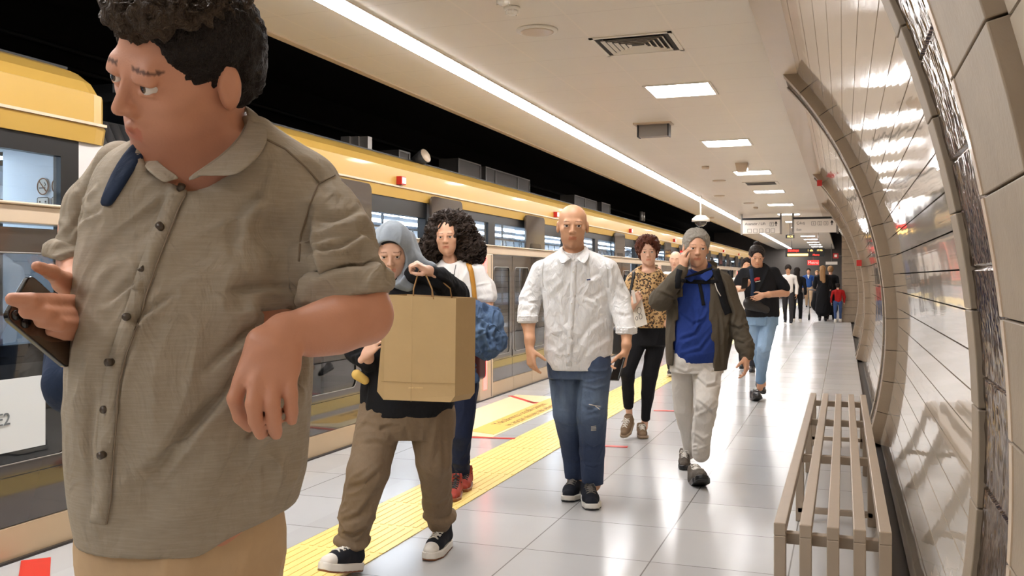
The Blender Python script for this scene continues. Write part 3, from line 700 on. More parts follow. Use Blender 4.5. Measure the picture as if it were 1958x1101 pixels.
class Fld:
    def __init__(s): s.ops = []
    def _a(s, op, fn, lo, hi, k): s.ops.append((op, fn, np.array(lo, np.float32), np.array(hi, np.float32), k)); return s
    def cap(s, a, b, ra, rb, k=.012, op='add', flat=None, sq=1.):
        a, b = A_(a), A_(b); ba = b-a; L2 = float(ba@ba)+1e-9; m = max(ra, rb)
        if flat is not None:
            fl = A_(Vector(flat).normalized()); q = 1/sq-1; ba2 = ba+fl*float(ba@fl)*q; L2 = float(ba2@ba2)+1e-9
        def fn(X, Y, Z):
            x, y, z = X-a[0], Y-a[1], Z-a[2]; B = ba
            if flat is not None:
                t = (x*fl[0]+y*fl[1]+z*fl[2])*q; x, y, z = x+t*fl[0], y+t*fl[1], z+t*fl[2]; B = ba2
            h = np.clip((x*B[0]+y*B[1]+z*B[2])/L2, 0, 1)
            return np.sqrt((x-h*B[0])**2+(y-h*B[1])**2+(z-h*B[2])**2)-(ra+(rb-ra)*h)
        return s._a(op, fn, np.minimum(a, b)-m, np.maximum(a, b)+m, k)
    def ell(s, c, r, R=None, k=.012, op='add'):
        c = A_(c); r = np.array(r, np.float32); m = float(max(r))
        Rm = np.array(R, np.float32) if R is not None else np.eye(3, dtype=np.float32)     # columns: axes
        def fn(X, Y, Z):
            x, y, z = X-c[0], Y-c[1], Z-c[2]
            a = [(x*Rm[0, i]+y*Rm[1, i]+z*Rm[2, i]) for i in range(3)]
            k0 = np.sqrt(sum((a[i]/r[i])**2 for i in range(3))); k1 = np.sqrt(sum((a[i]/r[i]**2)**2 for i in range(3)))+1e-6
            return k0*(k0-1)/k1
        ext = np.sqrt(((Rm*r)**2).sum(1))
        return s._a(op, fn, c-ext, c+ext, k)
    def box(s, c, hf, R=None, rad=.005, k=.005, op='add'):
        c = A_(c); Rm = np.array(R, np.float32) if R is not None else np.eye(3, dtype=np.float32)
        def fn(X, Y, Z):
            x, y, z = X-c[0], Y-c[1], Z-c[2]
            a = [np.abs(x*Rm[0, i]+y*Rm[1, i]+z*Rm[2, i])-(hf[i]-rad) for i in range(3)]
            return np.sqrt(sum(np.maximum(q, 0)**2 for q in a))+np.minimum(np.maximum(np.maximum(a[0], a[1]), a[2]), 0)-rad
        ext = np.abs(Rm*np.array(hf)).sum(1)
        return s._a(op, fn, c-ext, c+ext, k)
    def loft(s, rows, p=2.3, k=.02, op='add', shrink=0, rd=None, zr=None):
        """rows (z, cx, cy, half width, half depth) of a mostly upright form, rd = horizontal direction of the width"""
        rows = sorted(rows); R_ = np.array(rows, np.float32); z = R_[:, 0]
        zz = np.linspace(z[0], z[-1], 60); T = [np.interp(zz, z, R_[:, i]) for i in range(1, 5)]
        ker = np.array([1, 2, 3, 2, 1])/9.
        T = [np.convolve(np.pad(t, 2, 'edge'), ker, 'valid') for t in T]
        rd = rd or (CP, SP); z0, z1 = float(z[0]), float(z[-1])
        if zr: z0, z1 = zr
        mw = float(max(R_[:, 3].max(), R_[:, 4].max()))
        def fn(X, Y, Z):
            zf = Z.ravel(); g = [np.interp(zf, zz, t).astype(np.float32).reshape(Z.shape) for t in T]
            x = (X-g[0])*rd[0]+(Y-g[1])*rd[1]; y = -(X-g[0])*rd[1]+(Y-g[1])*rd[0]
            w_, d_ = np.maximum(g[2]-shrink, .004), np.maximum(g[3]-shrink, .004)
            q = ((np.abs(x)/w_)**p+(np.abs(y)/d_)**p)**(1/p)
            dd = (q-1)*np.minimum(w_, d_)
            e = np.maximum(Z-z1, z0-Z)
            return np.maximum(dd, e)
        return s._a(op, fn, (R_[:, 1].min()-mw, R_[:, 2].min()-mw, z0), (R_[:, 1].max()+mw, R_[:, 2].max()+mw, z1), k)
    def half(s, pt, n, k=.002):
        """cut away what lies on the side n points to"""
        pt = A_(pt); n = A_(Vector(n).normalized())
        return s._a('sub', lambda X, Y, Z: -((X-pt[0])*n[0]+(Y-pt[1])*n[1]+(Z-pt[2])*n[2]), (-99,)*3, (99,)*3, k)
    def mesh(s, h):
        adds = [o for o in s.ops if o[0] == 'add']
        lo = np.min([o[2] for o in adds], 0)-4*h; hi = np.max([o[3] for o in adds], 0)+4*h
        n = np.ceil((hi-lo)/h).astype(int)+1; a = np.full(n, .5, np.float32)
        ax = [(lo[i]+np.arange(n[i])*h).astype(np.float32) for i in range(3)]
        for op, fn, l, u, k in s.ops:
            mg = k+2.5*h; i0 = np.clip(np.floor((l-mg-lo)/h).astype(int), 0, n-1); i1 = np.clip(np.ceil((u+mg-lo)/h).astype(int)+1, 1, n)
            if (i1 <= i0).any(): continue
            sl = tuple(slice(i0[i], i1[i]) for i in range(3))
            d = fn(ax[0][sl[0]][:, None, None], ax[1][sl[1]][None, :, None], ax[2][sl[2]][None, None, :])
            c = a[sl]
            if op == 'add': a[sl] = np.minimum(c, d)-np.maximum(k-np.abs(c-d), 0)**2/(4*k+1e-9)
            else:
                d = -d; a[sl] = np.maximum(c, d)+np.maximum(k-np.abs(c-d), 0)**2/(4*k+1e-9)
        ins = a < 0; m = np.zeros(tuple(n-1), np.uint8)
        for i in (0, 1):
            for j in (0, 1):
                for q in (0, 1): m += ins[i:n[0]-1+i, j:n[1]-1+j, q:n[2]-1+q]
        I = np.argwhere((m > 0) & (m < 8)); idx = np.full(tuple(n-1), -1, np.int32); idx[I[:, 0], I[:, 1], I[:, 2]] = np.arange(len(I))
        acc = np.zeros((len(I), 3), np.float32); cnt = np.zeros(len(I), np.float32)
        for axis in range(3):
            o1, o2 = [x for x in range(3) if x != axis]
            for b in (0, 1):
                for c in (0, 1):
                    off = np.zeros(3, int); off[o1] = b; off[o2] = c; J = I+off; K = J.copy(); K[:, axis] += 1
                    v0 = a[J[:, 0], J[:, 1], J[:, 2]]; v1 = a[K[:, 0], K[:, 1], K[:, 2]]; x = (v0 < 0) != (v1 < 0)
                    t = np.where(x, v0/np.where(x, v0-v1, 1), 0); pt = off[None, :].astype(np.float32).repeat(len(I), 0); pt[:, axis] = t
                    acc += pt*x[:, None]; cnt += x
        V = (I+acc/np.maximum(cnt, 1)[:, None])*h+lo
        Fs = []
        for axis in range(3):
            o1, o2 = [(1, 2), (2, 0), (0, 1)][axis]
            sl0 = [slice(1, -1)]*3; sl1 = [slice(1, -1)]*3; sl0[axis] = slice(0, -1); sl1[axis] = slice(1, None)
            s0, s1 = ins[tuple(sl0)], ins[tuple(sl1)]; E = np.argwhere(s0 != s1)
            if not len(E): continue
            fl = s0[E[:, 0], E[:, 1], E[:, 2]]; E = E+1; E[:, axis] -= 1
            def cell(b, c):
                q = E.copy(); q[:, o1] -= b; q[:, o2] -= c; return idx[q[:, 0], q[:, 1], q[:, 2]]
            f = np.stack([cell(1, 1), cell(0, 1), cell(0, 0), cell(1, 0)], 1); f[~fl] = f[~fl][:, ::-1]
            Fs.append(f)
        Fa = np.concatenate(Fs); Fa = Fa[(Fa >= 0).all(1)]
        return V.astype(np.float32), Fa
def creases_fn(V, N, lines):
    """long folds traced on a garment: lines (points (u, v), width px, depth m); a valley with a ridge beside it"""
    xc = V[:, 0]*CP+V[:, 1]*SP; d = -V[:, 0]*SP+V[:, 1]*CP; U = UC+xc/d*F_PX; W_ = VH+(H-V[:, 2])/d*F_PX
    fr = np.clip(-(N[:, 0]*V[:, 0]+N[:, 1]*V[:, 1]+N[:, 2]*(V[:, 2]-H))/np.linalg.norm(V-np.array([0, 0, H]), axis=1)*2.5, 0, 1); out = np.zeros(len(V), np.float32)
    for pts, wd, amp in lines:
        L = [math.hypot(b[0]-a[0], b[1]-a[1]) for a, b in zip(pts[:-1], pts[1:])]; T = sum(L); best = np.full(len(V), 1e9); sg = np.zeros(len(V)); tt = np.zeros(len(V)); acc = 0
        for (a, b), l in zip(zip(pts[:-1], pts[1:]), L):
            dx, dy = (b[0]-a[0])/l, (b[1]-a[1])/l; s = np.clip((U-a[0])*dx+(W_-a[1])*dy, 0, l); px, py = U-a[0]-s*dx, W_-a[1]-s*dy; q = np.hypot(px, py); m_ = q < best
            best[m_] = q[m_]; sg[m_] = np.sign(px*dy-py*dx)[m_]; tt[m_] = ((acc+s)/T)[m_]; acc += l
        e = np.sqrt(np.clip(np.sin(PI*np.clip(tt, .03, .97)), 0, 1)); x = best*sg/wd
        out += (-amp*np.exp(-x*x)+.75*amp*np.exp(-(x-1.7)**2))*e*fr
    return V+N*out[:, None].astype(np.float32)
def normals(V, Fa):
    n = np.cross(V[Fa[:, 2]]-V[Fa[:, 0]], V[Fa[:, 3]]-V[Fa[:, 1]]); N = np.zeros_like(V)
    for i in range(4):
        for c in range(3): N[:, c] += np.bincount(Fa[:, i], n[:, c], len(V)).astype(np.float32)
    return N/(np.linalg.norm(N, axis=1)[:, None]+1e-12)
def relax(V, Fa, it, lam=.5):
    for _ in range(it):
        acc = np.zeros_like(V); cnt = np.bincount(Fa.ravel(), minlength=len(V)).astype(np.float32)*2
        for i in range(4):
            for j in ((i+1) % 4, (i+3) % 4):
                for c in range(3): acc[:, c] += np.bincount(Fa[:, i], V[Fa[:, j], c], len(V))
        V = V+lam*(acc/np.maximum(cnt, 1)[:, None]-V)
    return V
LAST = {}
def field_obj(name, F, h, m, parent, zones=None, seed=1, it=1, color=None, xf=None, disp=None, creases=None, cscale=(1, 1)):
    V, Fa = F.mesh(h)
    if it: V = relax(V, Fa, it)
    if zones: V = folds(V, normals(V, Fa), zones, seed)
    if creases: V = creases_fn(V, normals(V, Fa), [(a, w_*cscale[0], c*cscale[1]) for a, w_, c in creases]).astype(np.float32)
    if disp is not None: V = disp(V, normals(V, Fa))
    local = V
    if xf is not None: Mx = np.array(xf, np.float32); V = V@Mx[:3, :3].T+Mx[:3, 3]
    col = color(local) if color else None
    V = V-A_(wl(parent)); me = bpy.data.meshes.new(name)
    me.vertices.add(len(V)); me.vertices.foreach_set('co', V.astype(np.float32).ravel())
    me.loops.add(len(Fa)*4); me.loops.foreach_set('vertex_index', Fa.astype(np.int32).ravel())
    me.polygons.add(len(Fa)); me.polygons.foreach_set('loop_start', np.arange(0, len(Fa)*4, 4, dtype=np.int32))
    me.update(calc_edges=True)
    me.polygons.foreach_set('use_smooth', np.ones(len(Fa), bool))
    if col is not None:
        at = me.color_attributes.new('Col', 'FLOAT_COLOR', 'POINT'); at.data.foreach_set('color', np.concatenate([col, np.ones((len(V), 1), np.float32)], 1).astype(np.float32).ravel())
    me.validate()
    return make_obj(name, me, m, parent)
from mathutils.bvhtree import BVHTree
class Hit:
    """finds points on a finished surface"""
    def __init__(s, *objs):
        v = []; f = []
        for o in objs:
            n = len(v); w0 = wl(o); v += [p.co+w0 for p in o.data.vertices]; f += [[i+n for i in p.vertices] for p in o.data.polygons]
        s.b = BVHTree.FromPolygons(v, f)
    def uv(s, u, v, off=.001):
        o = Vector((0, 0, H)); d = (P(u, v, 1)-o).normalized(); r = s.b.ray_cast(o, d)
        if r[0] is None:
            r = s.b.find_nearest(P(u, v, 1.5)); return r[0]+r[1]*off, r[1]
        n = r[1] if r[1].dot(d) < 0 else -r[1]
        return r[0]+n*off, n
def ribbon(name, A, B, m, parent, th=.003, rows=4, bulge=0.0, sub=1, smoothn=True):
    """a cloth sheet between two lines of points"""
    n = len(A); vs = []
    for r in range(rows+1):
        t = r/rows
        for i in range(n):
            p = Vector(A[i])*(1-t)+Vector(B[i])*t
            if bulge: p = p+Vector((0, 0, 1))*0+bulge_dir*bulge*math.sin(PI*t)
            vs.append(p)
    o0 = wl(parent); me = bpy.data.meshes.new(name)
    me.from_pydata([tuple(p-o0) for p in vs], [], [(r*n+i, r*n+i+1, (r+1)*n+i+1, (r+1)*n+i) for r in range(rows) for i in range(n-1)])
    o = make_obj(name, me, m, parent, smooth=smoothn)
    s = o.modifiers.new('thick', 'SOLIDIFY'); s.thickness = th; s.offset = 0
    if sub: q = o.modifiers.new('soft', 'SUBSURF'); q.levels = sub; q.render_levels = sub
    return o
def strip_on(name, hit, pts, wpx, m, parent, off=.0015, th=.002):
    """a narrow band laid on a surface along points (u, v)"""
    fine = []
    for i in range(len(pts)-1):
        for k in range(6): t = k/6; fine.append((pts[i][0]*(1-t)+pts[i+1][0]*t, pts[i][1]*(1-t)+pts[i+1][1]*t))
    fine.append(pts[-1]); A = []; B = []
    for i, (u, v) in enumerate(fine):
        a, b = fine[max(i-1, 0)], fine[min(i+1, len(fine)-1)]; dx, dy = b[0]-a[0], b[1]-a[1]; L = math.hypot(dx, dy) or 1
        nx, ny = -dy/L*wpx/2, dx/L*wpx/2
        A.append(hit.uv(u+nx, v+ny, off)[0]); B.append(hit.uv(u-nx, v-ny, off)[0])
    return ribbon(name, A, B, m, parent, th, 1, sub=0)
def button_on(name, hit, u, v, r, m, parent, th=.003):
    p, n = hit.uv(u, v, 0); return MB().tube([p-n*.001, p+n*th], r, 12).build(name, m, parent)
def basis(f, up):
    f = Vector(f).normalized(); up = Vector(up); up = (up-f*up.dot(f)).normalized(); r = f.cross(up)
    return r, f, up
# ---- heads, hands, shoes ------------------------------------------------
def head(F, c, f, up, s=1., fine=True, wide=1.):
    r, f, up = basis(f, up); R = Matrix((r, f, up)).transposed(); c = Vector(c)
    L = lambda x, y, z: c+(r*x*wide+f*y+up*z)*s
    E = lambda x, y, z, a, b, d, k=.015, op='add': F.ell(L(x, y, z), (a*s*wide, b*s, d*s), R, k*s, op)
    K = lambda a, b, ra, rb, k=.01, op='add': F.cap(L(*a), L(*b), ra*s, rb*s, k*s, op)
    E(0, -.015, .035, .074, .095, .083); E(0, .022, -.03, .062, .066, .085, .03); E(0, .028, -.075, .048, .05, .040, .03)
    K((0, .068, -.101), (0, .060, -.095), .017, .02, .02)
    for x in (-1, 1):
        E(x*.04, .050, -.022, .023, .024, .020, .02)
        E(x*.0775, -.010, -.004, .009, .018, .032, .006)
        if fine:
            E(x*.088, -.002, .001, .008, .0105, .019, .003, 'sub')
            E(x*.031, .094, .003, .0145, .012, .012, .014, 'sub')
            K((x*.021, .087, .0095), (x*.042, .082, .0080), .0058, .0052, .005)
            K((x*.022, .0855, -.008), (x*.042, .080, -.007), .0035, .0035, .005)
    K((-.034, .074, .020), (.034, .074, .020), .012, .012, .014)
    K((0, .083, .010), (0, .1035, -.031), .0065, .0098, .010)
    for x in (-1, 1): K((x*.010, .092, -.036), (x*.011, .094, -.034), .0078, .0078, .008)
    K((-.019, .080, -.060), (0, .0905, -.0585), .0045, .0055, .006); K((.019, .080, -.060), (0, .0905, -.0585), .0045, .0055, .006)
    K((-.016, .080, -.070), (.016, .080, -.070), .0062, .0062, .008)
    if fine: K((-.020, .086, -.0652), (.020, .086, -.0652), .0018, .0018, .003, 'sub')
    return dict(L=L, R=R, c=c, s=s, r=r, f=f, up=up, wide=wide)
def head_color(hd, brow=(.25, .17, .12), lip=(.85, .55, .52), beard=None, blush=True):
    c, R, s = A_(hd['c']), np.array(hd['R'], np.float32), hd['s']
    def fn(V, base=None):
        q = (V-c)@R/s; x, y, z = np.abs(q[:, 0])/hd['wide'], q[:, 1], q[:, 2]; C_ = np.ones((len(V), 3), np.float32) if base is None else base
        def put(mask, col): C_[mask] = C_[mask]*(1-.85)+np.array(col, np.float32)*.85
        near = (np.abs(q) < .14).all(1)
        if beard is not None:
            g = np.clip((-.030-.25*np.maximum(y-.03, 0)-z)/.03, 0, 1)*np.clip((y+.02)/.03, 0, 1)*np.clip((z+.150)/.03, 0, 1)*near; C_ = C_*(1-g[:, None]*(1-np.array(beard, np.float32)))
        put(near & (x < .020) & (z < -.057) & (z > -.0745) & (y > .081), lip)
        put(near & (x > .014) & (x < .048) & (z > .0205-(x-.014)*.02) & (z < .0265-(x-.014)*.06) & (y > .05), brow)
        return C_
    return fn
def eyes(hd, parent, iris=(70, 48, 32)):
    for x in (-1, 1):
        c = hd['L'](x*.031, .0755, .001); r = .0128*hd['s']; m = MB(); n = 12; vs = []; R3 = hd['R']
        for i in range(n+1):
            a = PI*i/n
            for k in range(16): b = 2*PI*k/16; vs.append(c+R3@Vector((math.sin(a)*math.cos(b), math.cos(a), math.sin(a)*math.sin(b)))*r)
        fs = []; mi = []
        for i in range(n):
            for k in range(16): fs.append((i*16+k, i*16+(k+1) % 16, (i+1)*16+(k+1) % 16, (i+1)*16+k)); mi.append(2 if i < 1 else 1 if i < 2 else 0)
        m.v = [tuple(v) for v in vs]; m.f = fs; m.mi = mi; m.sm = [True]*len(fs)
        m.build('eye', [M['eyewhite'], M['iris'], M['pupil']], parent)
def hair_short(name, hd, m, parent, h, grow=.010, top=.012, disp=None, front=.0, low=-.03, it=1):
    L, s, R = hd['L'], hd['s'], hd['R']; F = Fld(); w_ = hd['wide']
    F.ell(L(0, -.018, .038), ((.076+grow)*s*w_, (.097+grow)*s, (.084+top)*s), R, .01)
    F.ell(L(0, -.05, -.01), ((.066+grow*.8)*s*w_, (.055+grow)*s, .075*s), R, .02)
    F.ell(L(0, .108+front, -.030), (.080*s*w_, .082*s, .112*s), R, .006, 'sub')
    for x in (-1, 1): F.ell(L(x*.09, .018, -.02), (.028*s, .026*s, .036*s), R, .006, 'sub')
    F.half(L(0, 0, low-.035), -hd['up']-hd['f']*.25, .01)
    return field_obj(name, F, h, m, parent, disp=disp, it=it)
def hair_disp(amp, fr, seed=3, stretch=(1, 1, 1)):
    def f(V, N):
        q = V*np.array(stretch, np.float32)
        n = vnoise(q*fr+(vnoise(q*fr*.5, seed+5)[:, None])*2, seed); n = 1-np.abs(2*n-1)
        n2 = vnoise(q*fr*2.7, seed+1)
        return V+N*((n-.5)*amp+(n2-.5)*amp*.5)[:, None]
    return f
def hand(F, w_, d, palm, th, s=1., curl=(35, 40, 45, 50), tcurl=25, k=.0035, spread=.09, tdir=None, wr=.024):
    """palm and five fingers; w_ wrist, d towards the fingers, palm the way the palm faces, th the thumb side"""
    d = Vector(d).normalized(); palm = Vector(palm); palm = (palm-d*palm.dot(d)).normalized(); t = Vector(th); t = (t-d*t.dot(d)-palm*t.dot(palm)).normalized(); w_ = Vector(w_)
    tips = []
    offs = [.030, .010, -.010, -.029]; kl = [.092, .094, .089, .080]; fl = [.073, .081, .075, .059]; fr = [.0088, .0088, .0084, .0076]
    for i in range(4):
        a = w_+t*offs[i]*.55*s+d*.010*s; b = w_+t*offs[i]*s+d*kl[i]*s-palm*.002*s
        F.cap(a, b, .0155*s, .0112*s, .012*s, flat=palm, sq=.95)
        dirv = (d+t*offs[i]*spread/.03*1.0).normalized(); p = b; an = 0
        cu = curl[i] if isinstance(curl, (tuple, list)) else curl
        for j, (fl_, cc) in enumerate(((.44, .75), (.31, 1.0), (.25, .65))):
            an += math.radians(cu*cc); q = p+(dirv*math.cos(an)+palm*math.sin(an))*fl[i]*fl_*s
            F.cap(p, q, fr[i]*s*(1-.07*j), fr[i]*s*(.93-.07*j), k*s if j else .006*s); p = q
        tips.append(p)
    F.cap(w_+d*.03*s+t*.014*s+palm*.006*s, w_+d*.055*s+t*.022*s+palm*.004*s, .016*s, .014*s, .014*s)
    td = Vector(tdir).normalized() if tdir else (d*.62+t*.72+palm*.35).normalized()
    a = w_+d*.020*s+t*.020*s+palm*.006*s; b = a+td*.042*s; F.cap(a, b, .0155*s, .0118*s, .012*s)
    ax = td; e = math.radians(tcurl); to = (d*.8+palm*.45-t*.25); to = (to-td*to.dot(td)).normalized()
    d2 = (td*math.cos(e)+to*math.sin(e)); c_ = b+d2*.032*s; F.cap(b, c_, .0112*s, .0102*s, .005*s)
    d3 = (td*math.cos(e*1.8)+to*math.sin(e*1.8)); tip = c_+d3*.024*s; F.cap(c_, tip, .0102*s, .0082*s, .004*s); tips.append(tip)
    F.cap(w_-d*.03*s, w_+d*.022*s, wr*s, .022*s, .012*s, flat=palm, sq=.78)
    return tips
def shoe(toe, dirv, L, parent, upper, sole, lace=None, toecap=None, tread=None, high=.0, pitch=0, roll=0, h=.004, wid=1., thick=.028, name='shoe', tongue=None):
    """one shoe in its own frame: x to the toe, z up; toe = where the toe tip meets the ground"""
    dv = Vector((dirv[0], dirv[1], 0)).normalized(); zz = Vector((0, 0, 1)); side = zz.cross(dv)
    th = math.radians(pitch); fx = dv*math.cos(th)+zz*math.sin(th); fz = zz*math.cos(th)-dv*math.sin(th)
    o = Vector(toe)-fx*L if pitch <= 0 else Vector(toe)-fx*L
    X = Matrix(((fx.x, side.x, fz.x, o.x), (fx.y, side.y, fz.y, o.y), (fx.z, side.z, fz.z, o.z), (0, 0, 0, 1)))
    def slab(F, z0, z1, g=0, x1=1.):
        def fn(X_, Y_, Z_):
            def c2(ax, ay, bx, by, ra, rb):
                hx = np.clip(((X_-ax)*(bx-ax)+(Y_-ay)*(by-ay))/((bx-ax)**2+(by-ay)**2), 0, 1)
                return np.sqrt((X_-ax-hx*(bx-ax))**2+(Y_-ay-hx*(by-ay))**2)-(ra+(rb-ra)*hx)
            d = np.minimum(c2(.12*L, 0, .70*L, .004, .034*wid+g, .046*wid+g), c2(.70*L, .004, (1*x1)*L-.036*wid-.0, .0, .046*wid+g, .036*wid+g))
            rise = np.maximum(X_-.78*L, 0)**2*1.6
            e = np.abs(Z_-rise-(z0+z1)/2)-(z1-z0)/2
            return np.maximum(d, e)
        F._a('add', fn, (-.01, -.06*wid, z0), (L+.01, .06*wid, z1+.02), .004)
    Fu = Fld()
    Fu.cap((.14*L, 0, thick+.024), (.66*L, 0, thick+.016), .034*wid, .040*wid, .02, flat=(0, 0, 1), sq=.95)
    Fu.cap((.62*L, 0, thick+.014), (.86*L, 0, thick+.006), .038*wid, .030*wid, .02, flat=(0, 0, 1), sq=.8)
    Fu.cap((.17*L, 0, thick+.03), (.20*L, 0, thick+.065+high), .036*wid, .037*wid, .02)
    Fu.cap((.25*L, 0, thick+.055), (.52*L, 0, thick+.03), .033*wid, .030*wid, .02)
    Fu.cap((.18*L, 0, thick+.085+high), (.20*L, 0, thick+.14+high), .026*wid, .030*wid, .004, 'sub')
    Fu.half((0, 0, thick-.006), (0, 0, -1))
    up = field_obj(name, Fu, h, upper, parent, xf=X)
    Fs = Fld(); slab(Fs, .006 if tread else 0, thick, .002); so = field_obj('sole', Fs, h, sole, up, xf=X)
    if tread: Ft = Fld(); slab(Ft, -.001, .010, .001); field_obj('tread', Ft, h, tread, up, xf=X)
    if toecap:
        Fc = Fld(); Fc.cap((.74*L, 0, thick+.010), (.87*L, 0, thick+.006), .041*wid, .032*wid, .01, flat=(0, 0, 1), sq=.82); Fc.half((.78*L, 0, 0), (-1, 0, 0)); Fc.half((0, 0, thick-.004), (0, 0, -1)); field_obj('toe_cap', Fc, h, toecap, up, xf=X)
    if lace:
        m = MB(); n = 7 if high else 4; bv = Hit(up).b; rd_ = (X.to_3x3()@Vector((-.75, 0, -.66))).normalized()
        def on(x, y, off=.0025):
            s_ = X@Vector((x+.12, y, thick+.035+.25*(.7*L-x)/L*(1+high*8)+.105)); r = bv.ray_cast(s_, rd_)
            if r[0] is None: r = bv.find_nearest(X@Vector((x, y, thick+.06)))
            return r[0]+r[1]*off
        for i in range(n):
            x = (.70-.055*i)*L if not high else (.68-.052*i)*L; wy = .021*wid; lift = high*.5*max(0, i-4)
            r_ = .0032 if high else .0026
            m.tube([on(x, -wy), on(x-.004, -wy*.5), on(x-.006, 0), on(x-.004, wy*.5), on(x, wy)], r_, 6)
            m.tube([on(x, -wy), on(x-.012, 0, .004), on(x-.022, wy)], r_, 6); m.tube([on(x, wy), on(x-.012, 0, .005), on(x-.022, -wy)], r_, 6)
        b0_ = on((.70-.055*n)*L if not high else (.68-.052*n)*L, 0, .006); R3 = X.to_3x3()
        for sgn in (-1, 1):
            m.tube([b0_, b0_+R3@Vector((.022, sgn*.022, .008)), b0_+R3@Vector((.030, sgn*.036, -.014)), b0_+R3@Vector((.012, sgn*.018, -.004))], .0028, 6)
            m.tube([b0_, b0_+R3@Vector((.03, sgn*.012, -.012)), b0_+R3@Vector((.038, sgn*.026, -.04))], .0026, 6)
        m.build('laces', lace, up)
    return X
# px helpers
def LR(rows, d):   # silhouette rows (v, u left, u right, half depth[, depth]) -> loft rows
    out = []
    for r in rows:
        dd = r[4] if len(r) > 4 else d
        c = P((r[1]+r[2])/2, r[0], dd); out.append((c.z, c.x, c.y, (r[2]-r[1])/2/F_PX*dd, r[3]))
    return out
def limb(F, pts, k=.02, shrink=0, flat=None, sq=1., op='add'):
    for a, b in zip(pts[:-1], pts[1:]):
        F.cap(P(*a[:3]), P(*b[:3]), max(a[3]/F_PX*a[2]-shrink, .004), max(b[3]/F_PX*b[2]-shrink, .004), k, op, flat=flat, sq=sq)
def merge_color(*fns):
    def f(V):
        C_ = np.ones((len(V), 3), np.float32)
        for g in fns: C_ = g(V, C_)
        return C_
    return f
def hammered_band(y0, y1):
    B0, B1 = ang(0, 3.30), ang(ZC, 3.30); nseg = 12
    na, ny = 760, 96; A = np.linspace(B0, B1, na); Y = np.linspace(y0, y1, ny); AA, YY = np.meshgrid(A, Y, indexing='ij')
    seg = (AA-B0)/(B1-B0)*nseg; g = np.abs(seg-np.round(seg))*(B1-B0)/nseg*3.3
    q = np.stack([YY.ravel()*105, AA.ravel()*3.3*26, YY.ravel()*0+3], 1); n = vnoise(q+vnoise(q*.4, 9)[:, None]*1.5, 3)*.75+vnoise(q*2.1, 5)*.25
    R_ = 3.318-.0062*n.reshape(AA.shape); R_ = np.where(g < .004, 3.324, R_); x = CX+R_*np.cos(AA); z = CZ+R_*np.sin(AA)
    V = np.stack([x.ravel(), YY.ravel(), z.ravel()], 1).astype(np.float32); I = np.arange(na*ny).reshape(na, ny)
    Fa = np.stack([I[:-1, :-1].ravel(), I[:-1, 1:].ravel(), I[1:, 1:].ravel(), I[1:, :-1].ravel()], 1)
    me = bpy.data.meshes.new('trim_hammered_band'); me.vertices.add(len(V)); me.vertices.foreach_set('co', V.ravel()); me.loops.add(len(Fa)*4); me.loops.foreach_set('vertex_index', Fa.astype(np.int32).ravel())
    me.polygons.add(len(Fa)); me.polygons.foreach_set('loop_start', np.arange(0, len(Fa)*4, 4, dtype=np.int32)); me.update(calc_edges=True); me.validate()
    S(make_obj('trim_hammered_band', me, M['bronze'], smooth=True))
M['bronze'] = mat('polished hammered bronze', (100, 82, 68), .14, metal=.9)
hammered_band(2.22, 2.72)
M['eyewhite'] = mat('eye white', (214, 206, 198), .3); M['iris'] = mat('iris brown', (66, 44, 30), .25); M['pupil'] = mat('pupil', (12, 10, 10), .2)
M['skin1'] = skin('skin ruddy tan', (196, 140, 112)); M['skin2'] = skin('skin light', (216, 172, 146)); M['skin3'] = skin('skin olive tan', (198, 150, 116)); M['skin4'] = skin('skin warm', (206, 158, 128))
M['phone'] = mat('phone black', (16, 16, 18), .15, spec=.7); M['phoneglass'] = mat('phone glossy back', (70, 50, 34), .06, spec=.9, coat=1)
M['navy'] = fabric('navy backpack cloth', (34, 46, 68), crease=.3); M['kraft'] = mat('kraft paper', (174, 145, 100), .7, var=.06, vs=10, bump=(14, .25, .01))
M['button'] = mat('dark button', (70, 58, 46), .3); M['rubberwhite'] = mat('white rubber', (222, 216, 206), .5); M['rubberbrown'] = mat('gum rubber', (128, 78, 44), .5)
M['canvasblack'] = fabric('black canvas', (28, 30, 36), crease=.1); M['lace'] = mat('white lace', (226, 220, 210), .8)
M['blackcloth'] = fabric('black cloth', (20, 20, 23), crease=.35); M['leather'] = mat('dark leather', (38, 36, 36), .35, bump=(60, .2, .003))
# ======================= people ==========================================
def person_root(u, v, d, label, name='person'):
    p = P(u, v, d); return thing(name, label, 'person', (p.x, p.y, 0))
VX, VD = Vector((CP, SP, 0)), Vector((-SP, CP, 0))       # camera right, camera away
def dv(a, b, c): return VX*a+VD*b+Vector((0, 0, c))
SLEEVE_CUT = []
def make_top(name, torso, sleeves, m, parent, h, zones, seed, extra=None, k=.03, hem=None, it=2, p=2.3):
    F = Fld(); F.loft(torso, k=k, p=p)
    for s in sleeves: limb(F, s, k)
    if extra: extra(F)
    return field_obj(name, F, h, m, parent, zones=zones, seed=seed, it=it)

